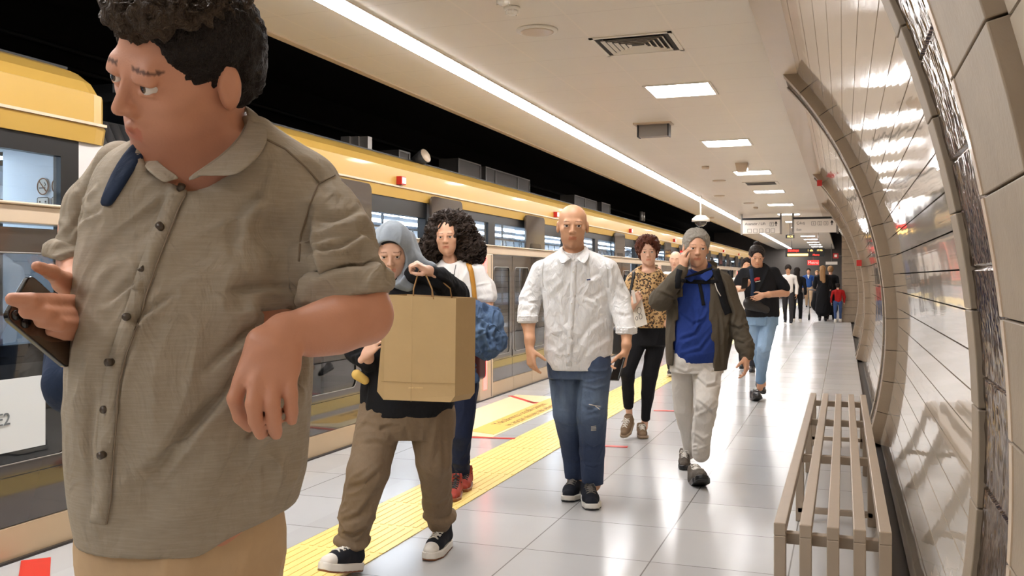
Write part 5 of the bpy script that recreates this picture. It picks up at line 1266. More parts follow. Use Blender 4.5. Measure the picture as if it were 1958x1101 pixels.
# ---- hooded woman with the paper bag --------------------------------------
def woman_scarf():
    d0 = 4.45; t = person_root(775, 700, d0, 'woman in a grey headscarf, black hoodie and khaki trousers carrying a paper bag')
    rows = LR([(512, 752, 808, .06), (526, 735, 832, .09), (545, 716, 850, .11), (575, 706, 862, .13), (640, 698, 866, .14), (700, 694, 870, .15), (750, 690, 869, .15), (782, 688, 869, .145), (792, 690, 866, .14)], d0)
    F = Fld(); f = dv(.0, -.95, -.30); up = dv(-.03, -.25, .95); hd = head(F, P(751, 482, d0-.06), f, up, .98)
    F.cap(P(765, 500, d0), P(776, 530, d0), .055, .065, .02); F.loft([r for r in rows if r[0] < P(0, 525, d0).z], shrink=.03, k=.03)
    sa = [(728, 545, d0+.05, 25), (690, 620, d0+.08, 27), (688, 668, d0-.02, 27), (704, 690, d0-.12, 20)]; sb = [(838, 548, d0-.04, 30), (866, 566, d0-.16, 27), (840, 534, d0-.30, 20), (826, 522, d0-.34, 15)]
    limb(F, sa, .02, .02); limb(F, sb, .02, .012)
    limb(F, [(704, 690, d0-.12, 12), (704, 676, d0-.22, 11)], .01); limb(F, [(828, 524, d0-.34, 12), (820, 517, d0-.36, 10)], .01)
    hand(F, P(822, 520, d0-.36), dv(-.55, -.3, .35), dv(-.5, .2, -.85), dv(-.1, -.55, .8), .82, curl=(62, 72, 74, 74), tcurl=45, wr=.021)
    hand(F, P(697, 681, d0-.24), dv(.5, -.1, .55), dv(.55, .8, -.1), dv(-.3, .0, 1), .80, curl=(22, 24, 26, 28), tcurl=20, wr=.021)
    la = [(730, 790, d0, 44), (704, 900, d0-.14, 38), (682, 985, d0-.12, 32), (672, 1040, d0-.10, 26)]; lb = [(824, 790, d0, 45), (830, 880, d0-.02, 33), (836, 960, d0+.18, 27), (840, 998, d0+.24, 22)]
    limb(F, la, .02, .025); limb(F, lb, .02, .025); limb(F, [(672, 1040, d0-.10, 15), (668, 1062, d0-.08, 14)], .01); limb(F, [(840, 998, d0+.24, 15), (841, 1018, d0+.25, 14)], .01)
    field_obj('body', F, .0048, M['skin2'], t, color=merge_color(head_color(hd))); eyes(hd, t)
    # headscarf
    sc = fabric('grey headscarf', (150, 158, 166), crease=.25, cs=12, rough=.7); L, R, s = hd['L'], hd['R'], hd['s']
    F = Fld(); F.ell(L(0, -.022, .036), (.095, .122, .108), R, .02); F.ell(L(0, -.02, -.05), (.088, .10, .10), R, .04)
    F.cap(P(768, 500, d0-.02), P(776, 528, d0), .085, .10, .03); F.cap(P(758, 532, d0-.12), P(780, 545, d0-.10), .045, .035, .03); F.cap(P(783, 455, d0+.03), P(800, 520, d0+.02), .03, .045, .03); F.cap(P(798, 500, d0-.02), P(828, 510, d0-.05), .03, .018, .03)
    F.ell(L(.006, .110, -.022), (.084, .105, .102), R, .006, 'sub')
    field_obj('headscarf', F, .0048, sc, t, zones=[(L(.05, .02, .05), .12, .008, R@Vector((.2, .6, -.8)), 26), (L(.0, -.02, -.1), .12, .010, dv(.8, .1, -.4), 28), (None, 1, .003, R@Vector((0, .8, -.6)), 20)], seed=31)
    F = Fld(); F.ell(L(0, .052, .068), (.052, .030, .024), R, .01); F.ell(L(0, .085, .016), (.056, .05, .052), R, .004, 'sub'); field_obj('under_scarf', F, .0045, M['blackcloth'], t)
    # hoodie
    F = Fld(); F.loft(rows, k=.03); limb(F, sa, .03); limb(F, sb, .03); F.cap(P(790, 525, d0-.12), P(830, 535, d0-.05), .04, .04, .03)
    field_obj('hoodie', F, .0052, M['blackcloth'], t, zones=[(P(860, 545, d0-.2), .12, .012, dv(.5, 0, -.8), 26), (P(690, 660, d0-.1), .12, .012, dv(.9, 0, .3), 26), (None, 1, .003, dv(.4, 0, .8), 14)], seed=33, creases=[([(800, 540), (835, 555), (862, 590)], 4, .012), ([(830, 530), (855, 545), (872, 575)], 4, .010), ([(700, 600), (715, 640), (700, 670)], 4, .010), ([(690, 700), (700, 740), (695, 780)], 5, .010)])
    F = Fld(); F.cap(P(682, 716, d0-.14), P(698, 727, d0-.13), .024, .020, .01); field_obj('yellow_lining', F, .004, mat('yellow lining', (214, 178, 96), .8), t)
    tm = fabric('khaki sweatpants', (118, 100, 80), var=.12, crease=.35, cs=14)
    F = Fld(); F.loft(LR([(765, 692, 866, .135), (800, 686, 868, .14), (835, 688, 868, .12)], d0), k=.03); limb(F, la, .02); limb(F, lb, .02)
    F.ell(P(776, 900, d0-.05), (.02, .2, .09), None, .02, 'sub')
    for (u, v, d, r) in ((673, 1034, d0-.10, .062), (841, 988, d0+.22, .060)):
        c = P(u, v, d)
        for i in range(16):
            a, b = 2*PI*i/16, 2*PI*(i+1)/16
            F.cap(c+Vector((math.cos(a)*r, math.sin(a)*r, .01*math.sin(a*2))), c+Vector((math.cos(b)*r, math.sin(b)*r, .01*math.sin(b*2))), .023, .023, .010)
    z2 = [(P(680, 1010, d0-.2), .13, .014, dv(.9, 0, .25), 26), (P(838, 985, d0), .11, .014, dv(.9, 0, -.1), 30), (P(700, 930, d0-.2), .13, .009, dv(.8, 0, .6), 18), (P(730, 815, d0-.1), .12, .009, dv(.9, 0, .1), 22), (P(830, 850, d0-.1), .13, .006, dv(.1, 0, 1), 22), (None, 1, .003, dv(.2, 0, .9), 18)]
    field_obj('trousers', F, .005, tm, t, zones=z2, seed=35, creases=[([(700, 812), (725, 822), (750, 815)], 5, .009), ([(665, 935), (700, 925), (735, 895)], 6, .012), ([(655, 1000), (690, 985), (715, 950)], 6, .012), ([(690, 850), (720, 845), (755, 855)], 5, .006), ([(775, 820), (790, 880), (815, 930)], 5, .008), ([(812, 960), (835, 968), (858, 955)], 5, .010), ([(652, 1018), (675, 1024), (700, 1012)], 4, .010), ([(845, 800), (850, 870), (850, 940)], 5, .006)])
    a = G(817, 1074); shoe((a.x, a.y, 0), dv(-.30, -1, 0), .285, t, M['canvasblack'], M['rubberwhite'], M['lace'], M['rubberwhite'], M['rubberbrown'], high=.055, wid=1.05, thick=.040)
    a = P(613, 1104, 4.12); shoe((a.x, a.y, .075), dv(-.55, -1, 0), .285, t, M['canvasblack'], M['rubberwhite'], M['lace'], M['rubberwhite'], M['rubberbrown'], high=.055, wid=1.05, thick=.040, pitch=14)
    # paper bag
    b = thing('paper_bag', 'brown kraft paper carrier bag held up by the woman in the headscarf', 'bag', P(800, 760, 4.1))
    q = [P(737, 563, 4.06), P(872, 570, 4.00), P(868, 763, 4.00), P(723, 756, 4.06)]; dep = dv(.08, .115, 0)
    top_in = .012; vs = [q[3], q[2], q[1], q[0]]; bk = [v+dep for v in vs]
    cc = P(733, 766, 4.055); c2 = P(860, 771, 4.0)
    fr = [P(721, 748, 4.05), P(733, 764, 4.05), P(861, 769, 4.0), P(870, 757, 4.0), q[1], q[0]]; br = [v+dep for v in fr]; n = 6; m = MB()
    m.add(fr+br, [(0, 1, 2, 3, 4, 5), tuple(range(11, 5, -1))]+[(i, (i+1) % n, n+(i+1) % n, n+i) for i in range(n) if i != 4])
    o = m.build('bag_body', M['kraft'], b); sdf = o.modifiers.new('thick', 'SOLIDIFY'); sdf.thickness = .002
    inn = [v+dep*.5+Vector((0, 0, -.004)) for v in (q[0], q[1])]
    m = MB(); k1 = P(729, 728, 4.052)+dv(0, -.002, 0); k2 = P(870, 733, 3.995)+dv(0, -.002, 0); m.tube([k1, k2], .0012, 5); m.tube([P(788, 565, 4.03)+dv(0, -.002, 0), P(786, 768, 4.02)+dv(0, -.002, 0)], .0006, 5); m.build('fold_line', M['kraft'], b)
    text('paper company', .010, P(795, 742, 4.024)+dv(0, -.004, 0), VX*1+VD*-.05, (0, 0, 1), mat('pale print', (216, 184, 130), .7), b, th=.0006)
    hm = mat('twisted paper cord', (160, 122, 78), .8)
    for off in (0, 1):
        dd = dep*off*.9
        m = MB(); m.tube([P(790, 572, 4.04)+dd, P(791, 552, 4.045)+dd, P(800, 520, 4.05)+dd*.3, P(806, 508, 4.05)+dd*.3, P(812, 520, 4.05)+dd*.3, P(826, 552, 4.03)+dd, P(829, 572, 4.02)+dd], .0032, 8); m.build('handle', hm, b)
woman_scarf()

# ---- curly haired woman ---------------------------------------------------
def woman_curly():
    d0 = 6.15; t = person_root(885, 700, d0, 'woman with big dark curly hair, white tee and navy jeans behind the paper bag')
    rows = LR([(492, 850, 876, .05), (502, 838, 902, .07), (512, 832, 918, .09), (530, 832, 922, .11), (560, 834, 920, .12), (600, 838, 916, .11), (650, 842, 914, .11), (700, 846, 912, .12), (725, 846, 912, .12)], d0)
    F = Fld(); f = dv(-.08, -1, -.05); up = dv(-.04, 0, 1); hd = head(F, P(855, 453, d0-.05), f, up, .98)
    F.cap(P(858, 480, d0), P(864, 506, d0), .048, .055, .02); F.loft([r for r in rows if r[0] < P(0, 505, d0).z], shrink=.02, k=.03)
    sb = [(912, 522, d0-.02, 18), (926, 552, d0-.02, 19), (930, 566, d0-.04, 19)]; ab = [(912, 522, d0-.02, 13), (930, 575, d0-.04, 13), (934, 605, d0-.10, 12), (908, 608, d0-.22, 10), (894, 596, d0-.28, 9)]
    limb(F, ab, .015, .002); hand(F, P(898, 598, d0-.27), dv(-.6, -.2, .65), dv(-.3, .9, 0), dv(-.5, -.1, .8), .85, curl=(45, 50, 55, 60), wr=.021)
    limb(F, [(842, 522, d0+.02, 14), (836, 590, d0+.05, 13), (838, 630, d0, 11)], .015)
    la = [(864, 735, d0, 25), (868, 830, d0+.05, 17), (866, 900, d0+.1, 12), (865, 940, d0+.1, 11)]; lb = [(890, 735, d0-.05, 25), (882, 830, d0-.1, 20), (882, 880, d0-.05, 15), (884, 905, d0-.02, 13)]
    limb(F, la, .02, .012); limb(F, lb, .02, .012)
    field_obj('body', F, .0055, M['skin4'], t, color=merge_color(head_color(hd))); eyes(hd, t)
    wm = fabric('white jersey', (224, 220, 216), var=.03, crease=.3, cs=16)
    F = Fld(); F.loft(rows, k=.03); limb(F, sb, .03); limb(F, [(844, 520, d0+.02, 18), (836, 560, d0+.04, 19)], .03); F.ell(P(862, 494, d0-.04), (.062, .09, .04), None, .006, 'sub'); F.cap(P(932, 590, d0-.04), P(935, 615, d0-.04), .058, .075, .003, 'sub')
    sh = field_obj('tee', F, .0055, wm, t, zones=[(P(925, 560, d0-.1), .09, .007, dv(.9, 0, .2), 30), (None, 1, .005, dv(.3, 0, .9), 18)], seed=41)
    # curls
    hm = fabric('dark brown curls', (50, 37, 29), var=.5, crease=.8, cs=120, rough=.5); F = Fld(); L = hd['L']
    F.ell(P(862, 440, d0+.03), (.155, .13, .115), None, .03); F.ell(P(826, 476, d0+.02), (.075, .09, .085), None, .04); F.ell(P(900, 478, d0+.02), (.085, .10, .10), None, .04); F.ell(P(864, 480, d0+.07), (.15, .08, .11), None, .04)
    F.ell(L(0, .105, -.035), (.066, .11, .108), hd['R'], .01, 'sub')
    field_obj('hair', F, .0055, hm, t, disp=hair_disp(.05, 30, 4), it=1)
    rnd = random.Random(3); m = MB(); cs = [(P(862, 440, d0+.03), (.160, .135, .120)), (P(826, 476, d0+.02), (.082, .095, .092)), (P(900, 478, d0+.02), (.092, .105, .108))]
    for i in range(620):
        c, r = cs[rnd.choice((0, 0, 1, 2, 2))]; q = Vector((rnd.gauss(0, 1), rnd.gauss(0, 1)-.3, rnd.gauss(0, 1))).normalized(); p0 = c+Vector((q.x*r[0], q.y*r[1], q.z*r[2]))
        lp = hd['R'].transposed()@(p0-hd['c'])
        if lp.y > .0 and abs(lp.x) < .066 and -.16 < lp.z < .075: continue
        ln = rnd.uniform(.035, .075); rr = rnd.uniform(.007, .013); dn = (Vector((0, 0, -1))+q*.35).normalized(); a0 = rnd.uniform(0, 6)
        u_ = dn.orthogonal().normalized(); w2 = dn.cross(u_); m.tube([p0-dn*ln/2+dn*ln*k/14+u_*math.cos(a0+k*.85)*rr+w2*math.sin(a0+k*.85)*rr for k in range(15)], .0036, 4, cap=False)
    m.build('curl_strands', hm, t)
    jn = fabric('navy jeans', (28, 36, 60), crease=.3, cs=20)
    F = Fld(); F.loft(LR([(705, 848, 912, .11), (740, 846, 912, .12), (770, 846, 905, .11)], d0), k=.03); limb(F, la, .02); limb(F, lb, .02); field_obj('jeans', F, .0055, jn, t, zones=[(None, 1, .005, dv(.4, 0, .9), 20), (P(884, 890, d0-.1), .1, .008, dv(.9, 0, .1), 30)], seed=43)
    rm = mat('rust red suede', (150, 50, 34), .75, var=.15, vs=60)
    a = G(884, 943); shoe((a.x, a.y, 0), dv(-.1, -1, 0), .27, t, rm, M['rubberbrown'], M['dark'], high=.03, wid=.95, thick=.022)
    a = G(863, 962); shoe((a.x, a.y, 0), dv(-.1, -1, 0), .27, t, rm, M['rubberbrown'], M['dark'], high=.03, wid=.95, thick=.022)
    hit = Hit(sh)
    b = thing('shoulder_bag', 'small dark red shoulder bag on a mustard strap worn by the curly haired woman', 'bag', P(914, 715, d0-.05))
    strip_on('strap', hit, [(895, 503), (901, 520), (905, 545), (908, 575), (910, 605)], 9, mat('mustard leather', (184, 128, 42), .5), b, .004, .005)
    F = Fld(); F.box(P(914, 700, d0-.02), (.035, .08, .09), None, .03, .01); field_obj('bag_body', F, .006, mat('dark red leather', (84, 20, 22), .4), b)
    strip_on('neck_cord', hit, [(872, 506), (870, 515), (868, 528)], 1.2, M['dark'], t, .002, .001)
    j = thing('denim_jacket', 'blue denim jacket hung over the arm of the curly haired woman', 'jacket', P(925, 640, d0-.2))
    dm = denim('washed denim', (50, 72, 106), (88, 112, 142), P(0, 620, d0).z, .2)
    F = Fld(); D1 = d0-.22; F.cap(P(905, 600, D1), P(938, 612, D1+.02), .06, .062, .03); F.cap(P(915, 630, D1), P(935, 655, D1), .085, .085, .03); F.cap(P(918, 665, D1), P(930, 675, D1), .06, .05, .03)
    F.cap(P(892, 610, D1), P(889, 700, D1), .04, .035, .02, flat=dv(.3, 1, 0), sq=.6); F.cap(P(882, 690, D1), P(898, 722, D1), .035, .042, .02); F.cap(P(950, 610, D1), P(952, 640, D1), .03, .02, .02)
    field_obj('cloth', F, .0052, dm, j, zones=[(None, 1, .026, dv(.35, 0, -.9), 24), (P(925, 640, D1-.08), .14, .022, dv(.8, 0, .4), 34), (None, 1, .008, dv(.1, 0, .9), 60)], seed=47)
    c = thing('bottle', 'dark bottle top poking up beside the paper bag', 'bottle', P(883, 590, d0-.35)); p0 = P(884, 640, d0-.33)
    MB().tube([p0, P(883, 580, d0-.33)], .031, 18).build('flask', M['navy'], c); MB().tube([P(883, 580, d0-.33), P(883, 575, d0-.33), P(883, 562, d0-.33), P(883, 557, d0-.33)], [.026, .023, .023, .012], 18).build('cap', M['phone'], c)
woman_curly()
# ---- woman in the leopard blouse -------------------------------------------
def leopard():
    t = NT('leopard print'); p, _ = t.pos(); v = t.new('ShaderNodeTexVoronoi', feature='F1'); v.inputs['Scale'].default_value = 46; v.inputs['Randomness'].default_value = 1
    q = t.new('ShaderNodeVectorMath', operation='ADD'); n = t.new('ShaderNodeTexNoise'); t.l.new(p, n.inputs['Vector']); n.inputs['Scale'].default_value = 60
    sc = t.new('ShaderNodeVectorMath', operation='SCALE'); t.l.new(n.outputs['Color'], sc.inputs[0]); sc.inputs['Scale'].default_value = .014; t.l.new(p, q.inputs[0]); t.l.new(sc.outputs[0], q.inputs[1]); t.l.new(q.outputs[0], v.inputs['Vector'])
    c = t.ramp(v.outputs['Distance'], [(0, (150, 106, 60)), (.22, (150, 106, 60)), (.30, (32, 24, 20)), (.44, (32, 24, 20)), (.50, (198, 160, 108))])
    t.set(t.b.inputs['Base Color'], c); t.b.inputs['Roughness'].default_value = .7; t.bump(t.noise(p, 24, 3, .5, 1), .3, .015); return t.m
def woman_leopard():
    d0 = 8.0; t = person_root(1240, 700, d0, 'woman with short auburn hair in a leopard print blouse and black trousers')
    rows = LR([(508, 1226, 1250, .05), (518, 1212, 1266, .08), (530, 1204, 1276, .10), (560, 1206, 1278, .12), (595, 1208, 1278, .12), (622, 1208, 1280, .125), (626, 1210, 1278, .12)], d0)
    F = Fld(); hd = head(F, P(1239, 480, d0-.05), dv(-.12, -1, -.12), dv(-.05, -.1, 1), 1.0); F.cap(P(1240, 498, d0), P(1240, 518, d0), .052, .06, .02); F.loft([r for r in rows if r[0] < P(0, 512, d0).z], shrink=.02, k=.03)
    sa = [(1209, 535, d0, 11), (1200, 572, d0-.04, 10.5)]; limb(F, [(1209, 535, d0, 9), (1200, 578, d0-.04, 8.5), (1206, 590, d0-.15, 8), (1212, 580, d0-.25, 6.5)], .015)
    hand(F, P(1211, 582, d0-.25), dv(.4, -.2, .7), dv(.4, .8, 0), dv(-.5, 0, .8), .9, curl=(50, 55, 58, 60), wr=.022)
    limb(F, [(1274, 540, d0, 9), (1282, 590, d0, 8), (1276, 620, d0-.1, 7)], .015)
    la = [(1225, 640, d0, 18), (1200, 712, d0-.02, 13.5), (1202, 775, d0+.10, 9)]; lb = [(1258, 640, d0, 19), (1242, 715, d0+.04, 14.5), (1234, 798, d0+.12, 9)]
    limb(F, la, .02, .008); limb(F, lb, .02, .008); limb(F, [(1202, 775, d0+.1, 6.5), (1204, 800, d0+.12, 6)], .01); limb(F, [(1234, 795, d0+.12, 6.5), (1232, 817, d0+.14, 6.5)], .01)
    field_obj('body', F, .007, M['skin2'], t, color=merge_color(head_color(hd))); eyes(hd, t)
    hair_short('hair', hd, fabric('auburn curls', (92, 46, 28), var=.4, crease=.8, cs=120, rough=.5), t, .0065, grow=.018, top=.014, disp=hair_disp(.035, 38), low=-.05, front=-.01)
    F = Fld(); F.loft(rows, k=.03); limb(F, sa, .03); limb(F, [(1274, 535, d0, 11), (1282, 580, d0, 10)], .03); F.ell(P(1240, 512, d0-.06), (.085, .10, .045), None, .006, 'sub')
    sh = field_obj('blouse', F, .0065, leopard(), t, zones=[(None, 1, .010, dv(.3, 0, .9), 14)], seed=51); hit = Hit(sh)
    F = Fld(); F.loft(LR([(615, 1212, 1276, .11), (640, 1210, 1278, .12), (660, 1212, 1274, .11)], d0), k=.03); limb(F, la, .02); limb(F, lb, .02); field_obj('trousers', F, .0065, M['blackcloth'], t, zones=[(None, 1, .004, dv(.3, 0, .9), 18)])
    bm = mat('brown canvas shoe', (122, 98, 74), .8)
    a = G(1230, 840); shoe((a.x, a.y, 0), dv(-.05, -1, 0), .25, t, bm, mat('tan sole', (150, 128, 104), .6), M['lace'], wid=1.0, h=.005, thick=.024)
    a = P(1192, 838, 7.85); shoe((a.x, a.y, .02), dv(-.45, -1, 0), .25, t, bm, mat('tan sole', (150, 128, 104), .6), M['lace'], wid=1.0, h=.005, thick=.024, pitch=-24)
    b = thing('tote_bag', 'white printed tote bag at the side of the woman in leopard print', 'bag', P(1222, 620, d0-.22))
    q = [P(1208, 560, d0-.20), P(1224, 556, d0-.24), P(1238, 620, d0-.24), P(1215, 627, d0-.18)]; m = MB(); dp = dv(0, .05, 0); m.add(q+[x+dp for x in q], [(0, 1, 2, 3), (7, 6, 5, 4)]+[(i, (i+1) % 4, 4+(i+1) % 4, 4+i) for i in range(4)]); m.build('bag_body', M['white'], b)
    m = MB(); n = 12; c = P(1222, 598, d0-.25)
    for cx, cz, r in ((0, .02, .028), (.012, -.03, .022), (-.02, -.045, .016)): m.tube([c+dv(cx+r*math.cos(2*PI*k/n)*.6, -.004, cz+r*math.sin(2*PI*k/n)) for k in range(n+1)], .002, 5, cap=False)
    m.build('line_drawing', M['ink'], b)
    b = thing('handbag', 'black shoulder bag of the woman in leopard print', 'bag', P(1190, 650, d0)); strip_on('strap', hit, [(1213, 520), (1210, 535), (1207, 550), (1205, 565)], 5, M['leather'], b, .004, .004)
    F = Fld(); F.box(P(1184, 650, d0+.05), (.05, .12, .12), None, .03, .01); field_obj('bag_body', F, .008, M['leather'], b)
    p = thing('phone_and_cards', 'white phone in the hand of the woman in leopard print', 'phone', P(1211, 570, d0-.3)); MB().obox(P(1212, 567, d0-.285), dv(.012, 0, .004), dv(0, .006, 0), dv(-.01, 0, .055)).build('case', M['white'], p)
woman_leopard()

# ---- grey haired man on the phone -------------------------------------------
def man_blue():
    d0 = 6.4; t = person_root(1335, 700, d0, 'grey haired man in a royal blue polo and olive jacket talking on a phone')
    rows = LR([(505, 1320, 1350, .06), (516, 1300, 1372, .085), (528, 1288, 1388, .105), (545, 1284, 1394, .12), (580, 1284, 1392, .13), (620, 1282, 1392, .15), (650, 1280, 1388, .155), (680, 1284, 1380, .15), (692, 1288, 1376, .14)], d0)
    F = Fld(); hd = head(F, P(1331, 474, d0-.04), dv(-.05, -1, -.08), dv(.05, -.05, 1), 1.06); F.cap(P(1335, 500, d0), P(1338, 524, d0), .06, .068, .02); F.loft([r for r in rows if r[0] < P(0, 515, d0).z], shrink=.025, k=.03)
    sa = [(1298, 538, d0+.03, 18), (1266, 572, d0-.02, 19), (1262, 574, d0-.06, 19), (1290, 538, d0-.16, 15), (1302, 520, d0-.16, 13)]; sb = [(1382, 540, d0-.03, 19), (1404, 600, d0-.03, 17), (1424, 660, d0-.12, 15), (1428, 676, d0-.14, 13)]
    limb(F, sa, .02, .012); limb(F, sb, .02, .012); limb(F, [(1302, 522, d0-.16, 9), (1306, 511, d0-.16, 8.5)], .01); limb(F, [(1427, 674, d0-.14, 9.5), (1428, 684, d0-.15, 8.5)], .01)
    hand(F, P(1305, 513, d0-.16), dv(.02, -.05, 1), dv(.95, .3, 0), dv(.35, -.9, .1), .95, curl=(40, 42, 42, 46), tcurl=10, wr=.026, tdir=dv(.25, -.5, .8))
    hand(F, P(1427, 682, d0-.15), dv(-.05, -.2, -1), dv(-.8, .5, 0), dv(-.6, -.8, 0), .95, curl=(20, 30, 36, 38), tcurl=5, wr=.026, spread=.15)
    la = [(1308, 695, d0+.05, 26), (1310, 780, d0+.12, 21), (1320, 848, d0+.42, 13.5), (1316, 868, d0+.46, 11)]; lb = [(1352, 695, d0, 28), (1350, 770, d0-.15, 22), (1342, 830, d0-.12, 18), (1340, 868, d0-.10, 16)]
    limb(F, la, .02, .022); limb(F, lb, .02, .022)
    field_obj('body', F, .006, M['skin4'], t, color=merge_color(head_color(hd, brow=(.5, .46, .42)))); eyes(hd, t)
    hair_short('hair', hd, fabric('grey hair', (172, 164, 152), var=.3, crease=.8, cs=200, rough=.6), t, .0055, grow=.008, top=.006, disp=hair_disp(.014, 60), low=-.02, front=-.004)
    bm = fabric('royal blue pique', (34, 56, 124), var=.08, crease=.3, cs=16)
    F = Fld(); F.loft([(z, x, y, w_-.006, dd-.004) for z, x, y, w_, dd in rows], k=.03); F.ell(P(1336, 507, d0-.05), (.062, .085, .045), None, .006, 'sub'); F.cap(P(1334, 515, d0-.12), P(1331, 530, d0-.14), .02, .005, .004, 'sub')
    sh = field_obj('polo_shirt', F, .0055, bm, t, zones=[(P(1330, 600, d0-.14), .12, .008, dv(.6, 0, .8), 18), (P(1330, 670, d0-.15), .12, .010, dv(.8, 0, .4), 18), (None, 1, .003, dv(.3, 0, .9), 18)], seed=61, creases=[([(1300, 600), (1325, 620), (1350, 610)], 3, .007), ([(1300, 650), (1330, 640), (1355, 600)], 3.5, .009), ([(1305, 680), (1340, 670), (1362, 640)], 3.5, .010), ([(1320, 570), (1330, 600), (1325, 640)], 3, .006)])
    pl = lambda l: [P(*q) for q in l]
    ribbon('collar', pl([(1352, 500, d0), (1355, 510, d0-.06), (1346, 520, d0-.11), (1336, 529, d0-.135)]), pl([(1358, 503, d0), (1368, 515, d0-.07), (1362, 529, d0-.13), (1350, 540, d0-.155)]), bm, t, .005, 3)
    ribbon('collar', pl([(1318, 502, d0), (1315, 512, d0-.06), (1322, 521, d0-.11), (1333, 529, d0-.135)]), pl([(1311, 505, d0), (1304, 518, d0-.07), (1308, 532, d0-.125), (1322, 541, d0-.155)]), bm, t, .005, 3)
    # open jacket
    jm = fabric('olive brown jacket', (82, 74, 62), var=.1, crease=.35, cs=14)
    F = Fld(); g = .016
    jr = LR([(508, 1312, 1362, .07), (517, 1296, 1376, .09), (530, 1284, 1394, .115), (550, 1280, 1400, .13), (600, 1276, 1400, .14), (650, 1273, 1398, .15), (690, 1274, 1390, .145), (706, 1276, 1388, .14)], d0)
    F.loft(jr, k=.03)
    F.loft([(z, x+SP*.05+0*z, y-CP*.05*0, w_, dd) for z, x, y, w_, dd in []] or rows, k=.001, op='sub', shrink=-.002) if False else None
    limb(F, sa, .03); limb(F, sb, .03); F.cap(P(1312, 508, d0+.06), P(1362, 508, d0+.06), .035, .035, .02)
    # front opening: an upright wedge taken out in front
    for (v0, v1, ul, ur) in ((500, 530, 1312, 1366), (528, 575, 1308, 1360), (570, 620, 1300, 1358), (615, 660, 1296, 1360), (655, 730, 1292, 1366)):
        a, b = P((ul+ur)/2, v0, d0-.16), P((ul+ur)/2, v1, d0-.16); c = (a+b)/2; F.box(c, ((ur-ul)/2/F_PX*(d0-.12), .13, (a.z-b.z)/2+.004), Matrix(((CP, -SP, 0), (SP, CP, 0), (0, 0, 1))), .01, .012, 'sub')
    F.loft(rows, k=.004, op='sub', shrink=.008, zr=(rows[-1][0]-.3, P(0, 512, d0).z)) if False else None
    F.box(P(1290, 706, d0-.02), (.06, .2, .03), None, .002, .004, 'sub')
    F.ell(P(1336, 500, d0-.03), (.075, .09, .06), None, .01, 'sub')
    jk = field_obj('jacket', F, .0055, jm, t, zones=[(P(1275, 560, d0-.1), .12, .012, dv(.6, 0, .8), 24), (P(1410, 620, d0-.1), .13, .012, dv(.9, 0, -.3), 22), (P(1425, 660, d0-.15), .08, .010, dv(.9, 0, .1), 30), (P(1380, 620, d0-.1), .16, .012, dv(.1, 0, 1), 16), (P(1285, 630, d0-.1), .14, .010, dv(.1, 0, 1), 18), (None, 1, .003, dv(.3, 0, .9), 16)], seed=63, creases=[([(1262, 560), (1285, 570), (1300, 600)], 3, .010), ([(1390, 560), (1400, 600), (1392, 640)], 3, .010), ([(1395, 620), (1412, 630), (1428, 622)], 3, .010), ([(1405, 650), (1420, 656), (1434, 648)], 2.5, .009), ([(1375, 600), (1378, 650), (1380, 700)], 3, .010), ([(1370, 520), (1385, 545), (1390, 580)], 3, .009)])
    F = Fld(); F.cap(P(1427, 672, d0-.13), P(1428, 682, d0-.14), .046, .044, .01); F.cap(P(1428, 684, d0-.14), P(1428, 694, d0-.14), .036, .036, .002, 'sub'); field_obj('cuff', F, .005, jm, t)
    F = Fld(); F.cap(P(1301, 523, d0-.16), P(1304, 516, d0-.16), .044, .042, .01); field_obj('cuff', F, .005, jm, t)
    wt = fabric('white chinos', (206, 200, 192), var=.04, crease=.4, cs=14)
    F = Fld(); F.loft(LR([(668, 1284, 1380, .13), (690, 1282, 1382, .135), (712, 1282, 1382, .12)], d0), k=.03); limb(F, la, .015); limb(F, lb, .015)
    F.cap(P(1328, 740, d0-.3), P(1328, 850, d0-.3), .004, .01, .02, 'sub')
    tr = field_obj('trousers', F, .0055, wt, t, zones=[(P(1350, 790, d0-.2), .13, .010, dv(.8, 0, .5), 22), (P(1340, 855, d0-.15), .08, .009, dv(.9, 0, .3), 30), (P(1310, 720, d0-.1), .10, .007, dv(.9, 0, -.2), 26), (P(1360, 730, d0-.1), .10, .010, dv(.8, 0, .5), 24), (None, 1, .003, dv(.3, 0, .9), 18)], seed=65, creases=[([(1328, 720), (1350, 740), (1375, 735)], 3, .009), ([(1330, 765), (1350, 780), (1370, 800)], 3, .010), ([(1332, 800), (1350, 790), (1368, 770)], 3, .009), ([(1325, 830), (1345, 845), (1360, 835)], 3, .009), ([(1290, 705), (1310, 715), (1325, 708)], 3, .008), ([(1328, 730), (1326, 790), (1322, 850)], 3, .012), ([(1345, 700), (1360, 712), (1378, 705)], 2.5, .008)])
    sm = fabric('grey trainers', (92, 84, 76), var=.35, crease=.2)
    a = P(1345, 918, 6.02); shoe((a.x, a.y, .065), dv(.03, -1, 0), .29, t, sm, M['dark'], M['lace'], tread=M['leather'], wid=1.25, thick=.036, pitch=24, high=.02, h=.0045)
    a = P(1308, 896, 6.65); shoe((a.x, a.y, 0.0), dv(-.2, -1, 0), .29, t, sm, M['dark'], M['lace'], wid=1.0, thick=.03, h=.0045)
    hit = Hit(jk, sh); b = thing('backpack', 'black backpack strapped over the olive jacket of the phoning man', 'backpack', P(1360, 600, d0+.22))
    strip_on('shoulder_strap', hit, [(1366, 510), (1372, 530), (1378, 556), (1386, 585), (1392, 600)], 13, M['blackcloth'], b, .006, .010); strip_on('shoulder_strap', hit, [(1300, 516), (1296, 530), (1296, 550)], 10, M['blackcloth'], b, .006, .010)
